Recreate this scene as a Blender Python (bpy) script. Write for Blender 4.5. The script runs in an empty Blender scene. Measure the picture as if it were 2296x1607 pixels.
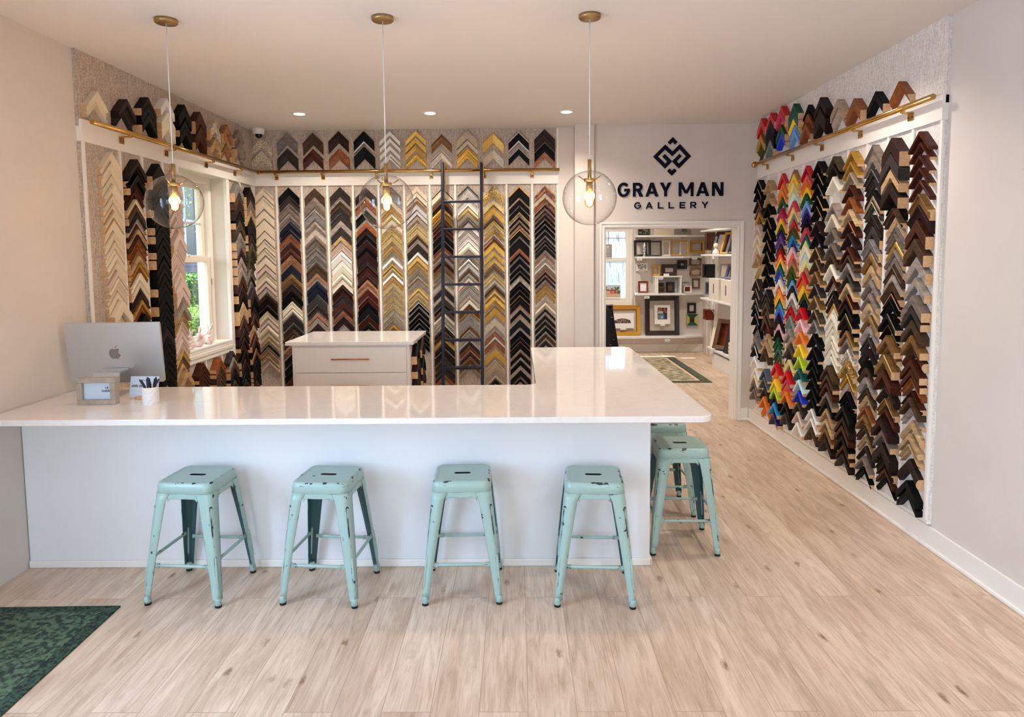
import bpy, bmesh, math, random
from mathutils import Vector, Matrix
R = random.Random(7)
PI = math.pi
SC = bpy.context.scene
COL = SC.collection

# ------------------------------------------------------------------ helpers
def lin(c):
    return tuple(((v / 255.0) / 12.92 if v <= 10 else ((v / 255.0 + .055) / 1.055) ** 2.4) for v in c) + (1.0,)

MATS = {}
def mat(name, col, rough=.5, metal=0., kind=None, col2=None, scale=20., bump=0., coat=0., spec=.5, stretch=(1, 1, 1), amount=.5):
    """principled material; kind adds a procedural pattern in object space"""
    if name in MATS: return MATS[name]
    m = bpy.data.materials.new(name); m.use_nodes = True
    nt = m.node_tree; b = nt.nodes['Principled BSDF']
    b.inputs['Base Color'].default_value = lin(col)
    b.inputs['Roughness'].default_value = rough
    b.inputs['Metallic'].default_value = metal
    b.inputs['Specular IOR Level'].default_value = spec
    b.inputs['Coat Weight'].default_value = coat
    b.inputs['Coat Roughness'].default_value = .06
    if kind:
        tc = nt.nodes.new('ShaderNodeTexCoord'); mp = nt.nodes.new('ShaderNodeMapping')
        mp.inputs['Scale'].default_value = stretch
        nt.links.new(tc.outputs['Object'], mp.inputs['Vector'])
        if kind == 'noise':
            t = nt.nodes.new('ShaderNodeTexNoise'); t.inputs['Scale'].default_value = scale; t.inputs['Detail'].default_value = 6
            out = t.outputs['Fac']
        elif kind == 'wave':
            t = nt.nodes.new('ShaderNodeTexWave'); t.inputs['Scale'].default_value = scale; t.inputs['Distortion'].default_value = 3; t.inputs['Detail'].default_value = 3
            out = t.outputs['Fac']
        else:
            t = nt.nodes.new('ShaderNodeTexVoronoi'); t.inputs['Scale'].default_value = scale
            out = t.outputs['Distance']
        nt.links.new(mp.outputs['Vector'], t.inputs['Vector'])
        rmp = nt.nodes.new('ShaderNodeValToRGB')
        rmp.color_ramp.elements[0].position = .5 - amount * .5; rmp.color_ramp.elements[1].position = .5 + amount * .5
        rmp.color_ramp.elements[0].color = lin(col2 or tuple(int(v * .7) for v in col)); rmp.color_ramp.elements[1].color = lin(col)
        nt.links.new(out, rmp.inputs['Fac']); nt.links.new(rmp.outputs['Color'], b.inputs['Base Color'])
        if bump:
            bp = nt.nodes.new('ShaderNodeBump'); bp.inputs['Strength'].default_value = bump; bp.inputs['Distance'].default_value = .004
            nt.links.new(out, bp.inputs['Height']); nt.links.new(bp.outputs['Normal'], b.inputs['Normal'])
    MATS[name] = m
    return m

def emis(name, col, strength):
    if name in MATS: return MATS[name]
    m = bpy.data.materials.new(name); m.use_nodes = True; nt = m.node_tree
    b = nt.nodes['Principled BSDF']; b.inputs['Base Color'].default_value = lin(col)
    b.inputs['Emission Color'].default_value = lin(col); b.inputs['Emission Strength'].default_value = strength
    MATS[name] = m; return m

def glass(name, tint=(255, 255, 255), refl=.5, edge=1.):
    """thin clear glass: see-through face on, more mirror-like and slightly denser towards grazing angles"""
    if name in MATS: return MATS[name]
    m = bpy.data.materials.new(name); m.use_nodes = True; nt = m.node_tree; N = nt.nodes.new; K = nt.links.new
    nt.nodes.remove(nt.nodes['Principled BSDF']); out = nt.nodes['Material Output']
    lw = N('ShaderNodeLayerWeight'); lw.inputs['Blend'].default_value = .5
    pw = N('ShaderNodeMath'); pw.operation = 'POWER'; pw.inputs[1].default_value = 3.2; K(lw.outputs['Facing'], pw.inputs[0])
    tc = N('ShaderNodeMix'); tc.data_type = 'RGBA'; tc.inputs['A'].default_value = lin(tint); tc.inputs['B'].default_value = lin(tuple(int(v*edge) for v in tint)); K(pw.outputs[0], tc.inputs['Factor'])
    tr = N('ShaderNodeBsdfTransparent'); K(tc.outputs['Result'], tr.inputs['Color'])
    gl = N('ShaderNodeBsdfGlossy'); gl.inputs['Roughness'].default_value = .0
    ma = N('ShaderNodeMath'); ma.operation = 'MULTIPLY_ADD'; ma.inputs[1].default_value = refl; ma.inputs[2].default_value = .04; K(pw.outputs[0], ma.inputs[0])
    mx = N('ShaderNodeMixShader'); K(ma.outputs[0], mx.inputs['Fac']); K(tr.outputs[0], mx.inputs[1]); K(gl.outputs[0], mx.inputs[2]); K(mx.outputs[0], out.inputs['Surface'])
    MATS[name] = m; return m

def setp(o, label=None, cat=None, group=None, kind=None):
    if label: o['label'] = label
    if cat: o['category'] = cat
    if group: o['group'] = group
    if kind: o['kind'] = kind
    return o

def empty(name, loc, label, cat, group=None, rz=0.):
    o = bpy.data.objects.new(name, None); COL.objects.link(o); o.location = loc; o.rotation_euler = (0, 0, rz)
    o.empty_display_size = .05
    return setp(o, label, cat, group)

class MB:
    """collects shapes into one mesh"""
    def __init__(s): s.v = []; s.f = []; s.m = []; s.sm = []
    def add(s, vs, fs, mi=0, smooth=False):
        n = len(s.v); s.v += [tuple(v) for v in vs]
        for f in fs: s.f.append([i + n for i in f]); s.m.append(mi); s.sm.append(smooth)
        return s
    def box(s, x0, x1, y0, y1, z0, z1, mi=0, bev=0., M=None):
        if x0 > x1: x0, x1 = x1, x0
        if y0 > y1: y0, y1 = y1, y0
        if z0 > z1: z0, z1 = z1, z0
        if bev:
            b = min(bev, (x1-x0)*.45, (y1-y0)*.45, (z1-z0)*.45)
            bm = bmesh.new(); bmesh.ops.create_cube(bm, size=1)
            for v in bm.verts: v.co = Vector(((x0+x1)/2 + v.co.x*(x1-x0), (y0+y1)/2 + v.co.y*(y1-y0), (z0+z1)/2 + v.co.z*(z1-z0)))
            bmesh.ops.bevel(bm, geom=bm.edges[:], offset=b, segments=2, profile=.5, affect='EDGES')
            bm.verts.index_update()
            vs = [v.co.copy() for v in bm.verts]; fs = [[v.index for v in f.verts] for f in bm.faces]; bm.free()
        else:
            vs = [Vector(p) for p in ((x0,y0,z0),(x1,y0,z0),(x1,y1,z0),(x0,y1,z0),(x0,y0,z1),(x1,y0,z1),(x1,y1,z1),(x0,y1,z1))]
            fs = [(0,3,2,1),(4,5,6,7),(0,1,5,4),(1,2,6,5),(2,3,7,6),(3,0,4,7)]
        if M: vs = [M @ v for v in vs]
        return s.add(vs, fs, mi)
    def tube(s, pts, r, n=10, mi=0, cap=True, smooth=True, radii=None):
        pts = [Vector(p) for p in pts]; rings = []
        for i, p in enumerate(pts):
            d = (pts[min(i+1, len(pts)-1)] - pts[max(i-1, 0)]).normalized()
            a = d.orthogonal().normalized() if i == 0 else (pa - d * pa.dot(d)).normalized()
            pa = a; b = d.cross(a); rr = radii[i] if radii else r
            rings.append([p + (a * math.cos(2*PI*k/n) + b * math.sin(2*PI*k/n)) * rr for k in range(n)])
        vs = [v for q in rings for v in q]; fs = []
        for i in range(len(pts)-1):
            for k in range(n): fs.append((i*n+k, i*n+(k+1) % n, (i+1)*n+(k+1) % n, (i+1)*n+k))
        s.add(vs, fs, mi, smooth)
        if cap:
            s.add(rings[0], [tuple(range(n))[::-1]], mi); s.add(rings[-1], [tuple(range(n))], mi)
        return s
    def lathe(s, prof, n=24, c=(0, 0, 0), mi=0, smooth=True, cap=True):
        vs = []; fs = []
        for r, z in prof:
            for k in range(n): vs.append((c[0] + r*math.cos(2*PI*k/n), c[1] + r*math.sin(2*PI*k/n), c[2] + z))
        for i in range(len(prof)-1):
            for k in range(n): fs.append((i*n+k, i*n+(k+1) % n, (i+1)*n+(k+1) % n, (i+1)*n+k))
        s.add(vs, fs, mi, smooth)
        if cap:
            if prof[0][0] > 1e-6: s.add(vs[:n], [tuple(range(n))[::-1]], mi)
            if prof[-1][0] > 1e-6: s.add(vs[-n:], [tuple(range(n))], mi)
        return s
    def prism(s, poly, h0, h1, mi=0, axis='z', M=None):
        """extrude a 2D polygon (counter-clockwise) between h0 and h1"""
        n = len(poly)
        if axis == 'z': vs = [Vector((a, b, h0)) for a, b in poly] + [Vector((a, b, h1)) for a, b in poly]
        elif axis == 'y': vs = [Vector((a, h0, b)) for a, b in poly] + [Vector((a, h1, b)) for a, b in poly]
        else: vs = [Vector((h0, a, b)) for a, b in poly] + [Vector((h1, a, b)) for a, b in poly]
        if M: vs = [M @ v for v in vs]
        fs = [tuple(range(n))[::-1], tuple(range(n, 2*n))] + [(i, (i+1) % n, n+(i+1) % n, n+i) for i in range(n)]
        return s.add(vs, fs, mi)
    def sphere(s, c, r, n=16, m=10, mi=0, sc=(1, 1, 1)):
        vs = []; fs = []
        for i in range(m+1):
            t = PI*i/m
            for k in range(n): vs.append((c[0]+r*sc[0]*math.sin(t)*math.cos(2*PI*k/n), c[1]+r*sc[1]*math.sin(t)*math.sin(2*PI*k/n), c[2]-r*sc[2]*math.cos(t)))
        for i in range(m):
            for k in range(n): fs.append((i*n+k, i*n+(k+1) % n, (i+1)*n+(k+1) % n, (i+1)*n+k))
        return s.add(vs, fs, mi, True)
    def mesh(s, name, mats):
        me = bpy.data.meshes.new(name); me.from_pydata(s.v, [], s.f); me.update()
        for m in (mats if isinstance(mats, (list, tuple)) else [mats]): me.materials.append(m)
        me.polygons.foreach_set('material_index', s.m); me.polygons.foreach_set('use_smooth', s.sm)
        bm = bmesh.new(); bm.from_mesh(me)
        bmesh.ops.remove_doubles(bm, verts=bm.verts[:], dist=1e-5)
        bmesh.ops.recalc_face_normals(bm, faces=bm.faces[:])
        bm.to_mesh(me); bm.free(); me.update()
        return me
    def build(s, name, mats, parent=None, loc=None, label=None, cat=None, group=None, kind=None):
        o = bpy.data.objects.new(name, s.mesh(name, mats)); COL.objects.link(o)
        if parent: o.parent = parent
        if loc: o.location = loc
        return setp(o, label, cat, group, kind)

def wbox(name, x0, x1, y0, y1, z0, z1, m, parent=None, bev=0., **k):
    """a box object whose origin is at the middle of its base"""
    cx, cy, cz = (x0+x1)/2, (y0+y1)/2, min(z0, z1)
    b = MB().box(x0-cx, x1-cx, y0-cy, y1-cy, z0-cz, z1-cz, 0, bev)
    return b.build(name, m, parent, (cx, cy, cz), **k)

TRIM = [0]
def trim(x0, x1, y0, y1, z0, z1, m=None, bev=.002, parent=None):
    TRIM[0] += 1
    return wbox('trim_%d' % TRIM[0], x0, x1, y0, y1, z0, z1, m or M_TRIM, parent, bev, kind='structure')

def stroke(pts, w, close=False):
    """outline polygons (quads) of a mitred polyline of width w"""
    pts = [Vector((p[0], p[1])) for p in pts]; L = []; Rr = []
    n = len(pts)
    for i, p in enumerate(pts):
        if close: a, b = pts[(i-1) % n], pts[(i+1) % n]
        else: a, b = pts[max(i-1, 0)], pts[min(i+1, n-1)]
        d1 = (p-a).normalized() if (p-a).length > 1e-9 else (b-p).normalized()
        d2 = (b-p).normalized() if (b-p).length > 1e-9 else d1
        n1 = Vector((-d1.y, d1.x)); n2 = Vector((-d2.y, d2.x)); mm = (n1+n2)
        mm = mm.normalized() if mm.length > 1e-6 else n1
        k = min(2.5, 1/max(.25, mm.dot(n1)))
        L.append(p + mm*w/2*k); Rr.append(p - mm*w/2*k)
    q = []
    for i in range(n if close else n-1):
        j = (i+1) % n
        q.append([Rr[i], Rr[j], L[j], L[i]])
    return q

ORD = ['zeroth', 'first', 'second', 'third', 'fourth', 'fifth', 'sixth', 'seventh', 'eighth', 'ninth', 'tenth', 'eleventh', 'twelfth', 'thirteenth', 'fourteenth', 'fifteenth', 'sixteenth', 'seventeenth', 'eighteenth', 'nineteenth', 'twentieth']
TENS = {2: 'twenty', 3: 'thirty', 4: 'forty'}
def ordw(n):
    if n <= 20: return ORD[n]
    return {20: 'twentieth', 30: 'thirtieth', 40: 'fortieth'}[n] if n % 10 == 0 else TENS[n//10] + '-' + ORD[n % 10]

# ------------------------------------------------------------------ materials
M_WALL = mat('wall_paint', (222, 212, 203), .7, kind='noise', col2=(216, 206, 197), scale=3)
M_CEIL = mat('ceiling_paint', (230, 224, 218), .85)
M_TRIM = mat('trim_paint', (240, 234, 226), .4)
M_CAB = mat('cabinet_paint', (226, 220, 212), .45)
M_PANEL = mat('counter_paint', (234, 232, 232), .5)
M_BRASS = mat('polished_brass', (200, 158, 92), .16, 1.)
M_BRUSHED = mat('brushed_brass', (180, 150, 104), .38, 1.)
M_COPPER = mat('rose_brass', (196, 128, 84), .28, 1.)
M_BLACK = mat('black_rubber', (14, 14, 15), .7)
M_NAVY = mat('ladder_navy', (20, 25, 46), .38, spec=.3)
M_INK = mat('sign_navy', (13, 17, 34), .8, spec=.15)
M_WHITE = mat('white_plastic', (238, 236, 232), .35)
M_WIRE = mat('steel_wire', (150, 148, 145), .3, 1.)
M_GLASS = glass('globe_glass', (252, 252, 252), .72, .84)
M_PANE = glass('window_glass', (245, 250, 252), .3)
M_RAW = mat('raw_wood_end', (222, 184, 140), .7, kind='noise', col2=(196, 152, 108), scale=60)
M_ROD = mat('glass_rod', (228, 230, 230), .15)

def quartz():
    m = mat('quartz', (236, 228, 222), .05)
    nt = m.node_tree; b = nt.nodes['Principled BSDF']
    tc = nt.nodes.new('ShaderNodeTexCoord'); n1 = nt.nodes.new('ShaderNodeTexNoise'); n1.inputs['Scale'].default_value = 5; n1.inputs['Detail'].default_value = 9; n1.inputs['Distortion'].default_value = 1.2
    r = nt.nodes.new('ShaderNodeValToRGB'); e = r.color_ramp.elements
    e[0].position = .47; e[0].color = lin((237, 229, 223)); e[1].position = .53; e[1].color = lin((237, 229, 223))
    k = r.color_ramp.elements.new(.5); k.color = lin((232, 223, 216))
    nt.links.new(tc.outputs['Object'], n1.inputs['Vector']); nt.links.new(n1.outputs['Fac'], r.inputs['Fac']); nt.links.new(r.outputs['Color'], b.inputs['Base Color'])
    return m
M_QUARTZ = quartz()

def fabric(name, dk, lt_):
    m = mat(name, lt_, .9)
    nt = m.node_tree; b = nt.nodes['Principled BSDF']
    tc = nt.nodes.new('ShaderNodeTexCoord'); mp = nt.nodes.new('ShaderNodeMapping'); mp.inputs['Scale'].default_value = (140, 140, 14)
    n1 = nt.nodes.new('ShaderNodeTexNoise'); n1.inputs['Scale'].default_value = 1; n1.inputs['Detail'].default_value = 3
    mp2 = nt.nodes.new('ShaderNodeMapping'); mp2.inputs['Scale'].default_value = (70, 70, 90)
    n2 = nt.nodes.new('ShaderNodeTexNoise'); n2.inputs['Scale'].default_value = 1; n2.inputs['Detail'].default_value = 2
    ad = nt.nodes.new('ShaderNodeMath'); ad.operation = 'ADD'
    hf = nt.nodes.new('ShaderNodeMath'); hf.operation = 'MULTIPLY'; hf.inputs[1].default_value = .5
    r = nt.nodes.new('ShaderNodeValToRGB'); e = r.color_ramp.elements
    e[0].position = .36; e[0].color = lin(dk); e[1].position = .62; e[1].color = lin(lt_)
    nt.links.new(tc.outputs['Object'], mp.inputs['Vector']); nt.links.new(tc.outputs['Object'], mp2.inputs['Vector'])
    nt.links.new(mp.outputs[0], n1.inputs['Vector']); nt.links.new(mp2.outputs[0], n2.inputs['Vector'])
    nt.links.new(n1.outputs['Fac'], ad.inputs[0]); nt.links.new(n2.outputs['Fac'], ad.inputs[1]); nt.links.new(ad.outputs[0], hf.inputs[0])
    nt.links.new(hf.outputs[0], r.inputs['Fac']); nt.links.new(r.outputs['Color'], b.inputs['Base Color'])
    bp = nt.nodes.new('ShaderNodeBump'); bp.inputs['Strength'].default_value = .5; bp.inputs['Distance'].default_value = .003
    nt.links.new(hf.outputs[0], bp.inputs['Height']); nt.links.new(bp.outputs['Normal'], b.inputs['Normal'])
    return m
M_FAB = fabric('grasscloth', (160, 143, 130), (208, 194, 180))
M_FAB_LIT = fabric('grasscloth_lit', (206, 196, 188), (240, 233, 226))  # same cloth, paler: strong light on the right wall put into its colour

def oak():
    m = mat('oak_planks', (200, 168, 138), .42)
    nt = m.node_tree; b = nt.nodes['Principled BSDF']; N = nt.nodes.new; K = nt.links.new
    tc = N('ShaderNodeTexCoord')
    mp = N('ShaderNodeMapping'); mp.inputs['Rotation'].default_value = (0, 0, PI/2)   # planks run away from the door
    K(tc.outputs['Object'], mp.inputs['Vector'])
    br = N('ShaderNodeTexBrick'); br.offset = .37; br.offset_frequency = 2; br.squash = 1
    br.inputs['Scale'].default_value = 1; br.inputs['Brick Width'].default_value = 2.3; br.inputs['Row Height'].default_value = .185
    br.inputs['Mortar Size'].default_value = .0012; br.inputs['Mortar Smooth'].default_value = .3; br.inputs['Bias'].default_value = 0
    br.inputs['Color1'].default_value = (0, 0, 0, 1); br.inputs['Color2'].default_value = (1, 1, 1, 1); br.inputs['Mortar'].default_value = (.5, .5, .5, 1)
    K(mp.outputs[0], br.inputs['Vector'])
    pl = N('ShaderNodeValToRGB'); e = pl.color_ramp.elements
    e[0].color = lin((218, 192, 168)); e[1].color = lin((234, 210, 186))
    K(br.outputs['Color'], pl.inputs['Fac'])
    # grain, shifted per plank
    sh = N('ShaderNodeVectorMath'); sh.operation = 'MULTIPLY_ADD'; sh.inputs[1].default_value = (7.3, 3.1, 5.7)
    K(br.outputs['Color'], sh.inputs[0]); K(tc.outputs['Object'], sh.inputs[2])
    g = N('ShaderNodeMapping'); g.inputs['Scale'].default_value = (20, 2.2, 1); K(sh.outputs[0], g.inputs['Vector'])
    n1 = N('ShaderNodeTexNoise'); n1.inputs['Scale'].default_value = 1; n1.inputs['Detail'].default_value = 9; n1.inputs['Roughness'].default_value = .68; n1.inputs['Distortion'].default_value = 1.6
    K(g.outputs[0], n1.inputs['Vector'])
    gr = N('ShaderNodeValToRGB'); e = gr.color_ramp.elements
    e[0].position = .30; e[0].color = (.50, .43, .36, 1); e[1].position = .56; e[1].color = (1, 1, 1, 1)
    K(n1.outputs['Fac'], gr.inputs['Fac'])
    # fine pores
    g3 = N('ShaderNodeMapping'); g3.inputs['Scale'].default_value = (150, 5, 1); K(sh.outputs[0], g3.inputs['Vector'])
    n3 = N('ShaderNodeTexNoise'); n3.inputs['Scale'].default_value = 1; n3.inputs['Detail'].default_value = 4; K(g3.outputs[0], n3.inputs['Vector'])
    pr = N('ShaderNodeValToRGB'); e = pr.color_ramp.elements; e[0].position = .3; e[0].color = (.78, .73, .68, 1); e[1].position = .5; e[1].color = (1, 1, 1, 1)
    K(n3.outputs['Fac'], pr.inputs['Fac'])
    # knots
    g2 = N('ShaderNodeMapping'); g2.inputs['Scale'].default_value = (11, 4.6, 1); K(sh.outputs[0], g2.inputs['Vector'])
    wn = N('ShaderNodeTexNoise'); wn.inputs['Scale'].default_value = 9; K(g2.outputs[0], wn.inputs['Vector'])
    ws = N('ShaderNodeVectorMath'); ws.operation = 'MULTIPLY_ADD'; ws.inputs[1].default_value = (.34, .34, 0); K(wn.outputs['Color'], ws.inputs[0]); K(g2.outputs[0], ws.inputs[2])
    vo = N('ShaderNodeTexVoronoi'); vo.inputs['Scale'].default_value = 1; vo.inputs['Randomness'].default_value = 1; K(ws.outputs[0], vo.inputs['Vector'])
    kn = N('ShaderNodeValToRGB'); e = kn.color_ramp.elements; e[0].position = .0; e[0].color = (.16, .11, .09, 1); e[1].position = .2; e[1].color = (1, 1, 1, 1)
    e2 = kn.color_ramp.elements.new(.075); e2.color = (.5, .4, .33, 1)
    K(vo.outputs['Distance'], kn.inputs['Fac'])
    def mul(a, c, fac=1.):
        x = N('ShaderNodeMix'); x.data_type = 'RGBA'; x.blend_type = 'MULTIPLY'; x.inputs['Factor'].default_value = fac
        K(a, x.inputs['A']); K(c, x.inputs['B']); return x.outputs['Result']
    cs = N('ShaderNodeSeparateColor'); K(vo.outputs['Color'], cs.inputs[0])
    gt = N('ShaderNodeMapRange'); gt.inputs[1].default_value = .4; gt.inputs[2].default_value = .8; K(cs.outputs[0], gt.inputs[0])
    kx = N('ShaderNodeMix'); kx.data_type = 'RGBA'; kx.inputs['A'].default_value = (1, 1, 1, 1); K(gt.outputs[0], kx.inputs['Factor']); K(kn.outputs['Color'], kx.inputs['B'])
    n4 = N('ShaderNodeTexNoise'); n4.inputs['Scale'].default_value = 1; n4.inputs['Detail'].default_value = 5; n4.inputs['Distortion'].default_value = .8
    g4 = N('ShaderNodeMapping'); g4.inputs['Scale'].default_value = (7, 1.6, 1); K(sh.outputs[0], g4.inputs['Vector']); K(g4.outputs[0], n4.inputs['Vector'])
    tone = N('ShaderNodeValToRGB'); e = tone.color_ramp.elements; e[0].position = .36; e[0].color = (.80, .75, .70, 1); e[1].position = .58; e[1].color = (1, 1, 1, 1); K(n4.outputs['Fac'], tone.inputs['Fac'])
    c = mul(pl.outputs['Color'], gr.outputs['Color'], .6); c = mul(c, tone.outputs['Color'], .8); c = mul(c, pr.outputs['Color'], .75); c = mul(c, kx.outputs['Result'], .9)
    jn = N('ShaderNodeMix'); jn.data_type = 'RGBA'; jn.inputs['B'].default_value = lin((160, 130, 108))
    K(br.outputs['Fac'], jn.inputs['Factor']); K(c, jn.inputs['A']); K(jn.outputs['Result'], b.inputs['Base Color'])
    bp = N('ShaderNodeBump'); bp.inputs['Strength'].default_value = .15; bp.inputs['Distance'].default_value = .002
    K(n1.outputs['Fac'], bp.inputs['Height']); K(bp.outputs['Normal'], b.inputs['Normal'])
    return m
M_OAK = oak()

# ------------------------------------------------------------------ room shell
CEIL = 3.017
XL, XR, YB, YD, YF = -2.74, 2.40, 7.0, 6.85, -2.6     # inner faces: left, right, moulding wall, doorway wall, front
RX0, RX1, RY1 = .2, 3.27, 11.77                       # back room
st = dict(kind='structure')
wbox('floor', -3.4, 4.2, YF-.2, 12.2, -.1, 0, M_OAK, **st).location  # main floor, planks run towards the doorway
wbox('ceiling', -3.2, 3.6, YF-.2, 12.0, CEIL, CEIL+.15, M_CEIL, **st)
# left wall with the window opening y 5.44..6.30, z .94..2.45
WY0, WY1, WZ0, WZ1 = 5.42, 6.30, .935, 2.45
b = MB()
VY0, VY1 = .9, 2.1  # unseen opening added to let light in from the left
b.box(XL-.26, XL, YF-.2, VY0, 0, CEIL); b.box(XL-.26, XL, VY1, WY0, 0, CEIL); b.box(XL-.26, XL, VY0, VY1, 0, .85); b.box(XL-.26, XL, VY0, VY1, 2.45, CEIL); b.box(XL-.26, XL, WY1, YB+.15, 0, CEIL)
b.box(XL-.26, XL, WY0, WY1, 0, WZ0); b.box(XL-.26, XL, WY0, WY1, WZ1, CEIL)
b.build('wall_left', M_WALL, **st)
wbox('wall_right', XR, XR+.15, YF-.2, YB, 0, CEIL, M_WALL, **st)
# back wall: the moulding wall, a pilaster, and the doorway wall
DX0, DX1, DZ = .897, 2.244, 1.994
b = MB()
b.box(XL, .80, YB, YB+.15, 0, CEIL)
b.box(.43, .60, YB-.02, YB, 0, CEIL)
b.box(.588, .778, 6.80, YB, 0, CEIL); b.box(.778, .80, YD, YB, 0, CEIL)
b.box(.80, DX0, YD, YB, 0, CEIL); b.box(DX1, XR+.15, YD, YB, 0, CEIL); b.box(DX0, DX1, YD, YB, DZ, CEIL)
b.build('wall_back', M_WALL, **st)
# front wall behind the camera with two shop windows
b = MB()
FW = ((-2.5, -1.3), (.1, 1.95))
b.box(XL, -2.5, YF-.15, YF, 0, CEIL); b.box(-1.3, .1, YF-.15, YF, 0, CEIL); b.box(1.95, XR, YF-.15, YF, 0, CEIL)
for x0, x1 in FW:
    b.box(x0, x1, YF-.15, YF, 0, .55); b.box(x0, x1, YF-.15, YF, 2.6, CEIL)
b.build('wall_front', M_WALL, **st)
for k, (x0, x1) in enumerate(FW):
    f = MB(); w = .05
    f.box(x0, x1, YF-.12, YF-.04, .55, .55+w); f.box(x0, x1, YF-.12, YF-.04, 2.6-w, 2.6)
    f.box(x0, x0+w, YF-.12, YF-.04, .55+w, 2.6-w); f.box(x1-w, x1, YF-.12, YF-.04, .55+w, 2.6-w); f.box((x0+x1)/2-.02, (x0+x1)/2+.02, YF-.115, YF-.045, .55+w, 2.6-w)
    fo = f.build('window_%d' % (k+3), M_TRIM, **st)
    MB().box(x0+w, x1-w, YF-.085, YF-.08, .6, 2.55).build('pane', M_PANE, fo)
f = MB(); w = .05
f.box(XL-.2, XL-.12, VY0, VY1, .85, .90); f.box(XL-.2, XL-.12, VY0, VY1, 2.40, 2.45); f.box(XL-.2, XL-.12, VY0, VY0+w, .90, 2.40); f.box(XL-.2, XL-.12, VY1-w, VY1, .90, 2.40); f.box(XL-.195, XL-.125, VY0+w, VY1-w, 1.62, 1.67)
fo = f.build('window_5', M_TRIM, **st)  # unseen window added so shadows fall to the right
MB().box(XL-.165, XL-.16, VY0+w, VY1-w, .90, 2.40).build('pane', M_PANE, fo)
# back room
b = MB(); b.box(RX0-.15, RX0, YB+.15, RY1+.15, 0, CEIL); b.build('wall_left_annex', M_WALL, **st)
b = MB(); b.box(RX1, RX1+.15, YB, RY1+.15, 0, CEIL); b.box(XR+.15, RX1, YB, YB+.15, 0, CEIL); b.build('wall_right_annex', M_WALL, **st)
RWX0, RWX1, RWZ0, RWZ1 = .75, 1.966, .90, 2.18
b = MB(); b.box(RX0, RWX0, RY1, RY1+.15, 0, CEIL); b.box(RWX1, RX1, RY1, RY1+.15, 0, CEIL); b.box(RWX0, RWX1, RY1, RY1+.15, 0, RWZ0); b.box(RWX0, RWX1, RY1, RY1+.15, RWZ1, CEIL)
b.build('wall_back_annex', M_WALL, **st)
trim(2.06, 2.075, RY1-.008, RY1, .14, 2.3)
wbox('baseboard_annex', 1.0, 3.27, RY1-.018, RY1, 0, .14, M_TRIM, None, .004, **st)

# doorway casing (stepped) and jambs
for x0, x1 in ((DX0-.006, DX0+.012), (DX1-.012, DX1+.006)): trim(x0, x1, YD-.004, YB+.004, 0, DZ-.013)
trim(DX0, DX1, YD-.0035, YB+.0035, DZ-.012, DZ+.006)
CW = .058
for (a0, a1, t) in ((.0, CW, .012), (.034, CW, .022), (.004, .014, .018)):
    trim(DX0-a1, DX0-a0, YD-t, YD, 0, DZ+a1); trim(DX1+a0, DX1+a1, YD-t, YD, 0, DZ+a1)
    trim(DX0-a0, DX1+a0, YD-t, YD, DZ+a0, DZ+a1)
# baseboards
def baseboard(name, x0, x1, y0, y1, ax):
    h = .13
    b = MB().box(x0, x1, y0, y1, 0, h, 0, .004)
    if ax == 'x+': b.box(x0-.012, x1, y0, y1, 0, .022, 0, .006)
    elif ax == 'y-': b.box(x0, x1, y0-.012, y1, 0, .022, 0, .006)
    elif ax == 'x-': b.box(x0, x1+.012, y0, y1, 0, .022, 0, .006)
    return b.build(name, M_TRIM, **st)
baseboard('baseboard_right', XR-.016, XR, YF, YD-.001, 'x+')
baseboard('baseboard_back', DX1+CW, XR-.018, YD-.016, YD, 'y-')
baseboard('baseboard_left', XL, XL+.016, YF, 3.2, 'x-')

# moulding display boards: grasscloth fields, white rails and thin battens
ZR0, ZR1 = 2.452, 2.545          # white board under the brass rail
FB = -.02
def field(x0, x1, y0, y1, z0, z1): trim(x0, x1, y0, y1, z0, z1, M_FAB_LIT if x0 > 1 else M_FAB, 0)
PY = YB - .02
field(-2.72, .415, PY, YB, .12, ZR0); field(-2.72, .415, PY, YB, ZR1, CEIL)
trim(XL, .435, PY-.018, YB, ZR0, ZR1+.045)
trim(.415, .435, PY-.006, YB, 0, CEIL)
for i in range(1, 12):
    x = -2.745 + .2642*i; trim(x-.011, x+.011, PY-.014, PY, .12, ZR0, bev=.0015)
trim(-2.72, -2.705, PY-.012, PY, .12, ZR0)
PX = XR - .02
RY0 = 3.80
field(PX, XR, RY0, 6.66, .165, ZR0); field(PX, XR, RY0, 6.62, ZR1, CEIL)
trim(PX-.018, XR, RY0, 6.66, ZR0, ZR1+.045)
trim(PX-.006, XR, RY0, 6.67, .14, .165)
for y in (6.395, 6.139, 5.884, 5.624, 5.37, 5.115, 4.865, 4.604, 4.348, 4.08, RY0+.01):
    trim(PX-.014, PX, y-.011, y+.011, .165, ZR0, bev=.0015)
QX = XL + .02
LY0 = 4.22
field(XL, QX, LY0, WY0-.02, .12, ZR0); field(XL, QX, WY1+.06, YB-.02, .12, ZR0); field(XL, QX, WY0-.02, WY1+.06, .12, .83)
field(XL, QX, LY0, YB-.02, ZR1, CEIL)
trim(XL, QX+.018, LY0, YB-.04, ZR0, ZR1+.045)
for y in (4.24, 4.625, 4.896, 5.176, 6.615, 6.92):
    trim(QX, QX+.014, y-.011, y+.011, .12, ZR0, bev=.0015)
for y in (5.745, 6.06):
    trim(QX, QX+.014, y-.009, y+.009, .12, .83, bev=.0015)
# window casing on the display board
trim(QX-.02, QX+.012, WY0-.035, WY0, .83, ZR0); trim(QX-.02, QX+.012, WY1, WY1+.06, .12, ZR0)
trim(QX-.02, QX+.012, WY0-.035, WY1, .83, .925); trim(QX, QX+.02, WY0-.035, WY1, .872, .90); trim(QX, QX+.016, WY0-.035, WY1, .835, .852)

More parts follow.
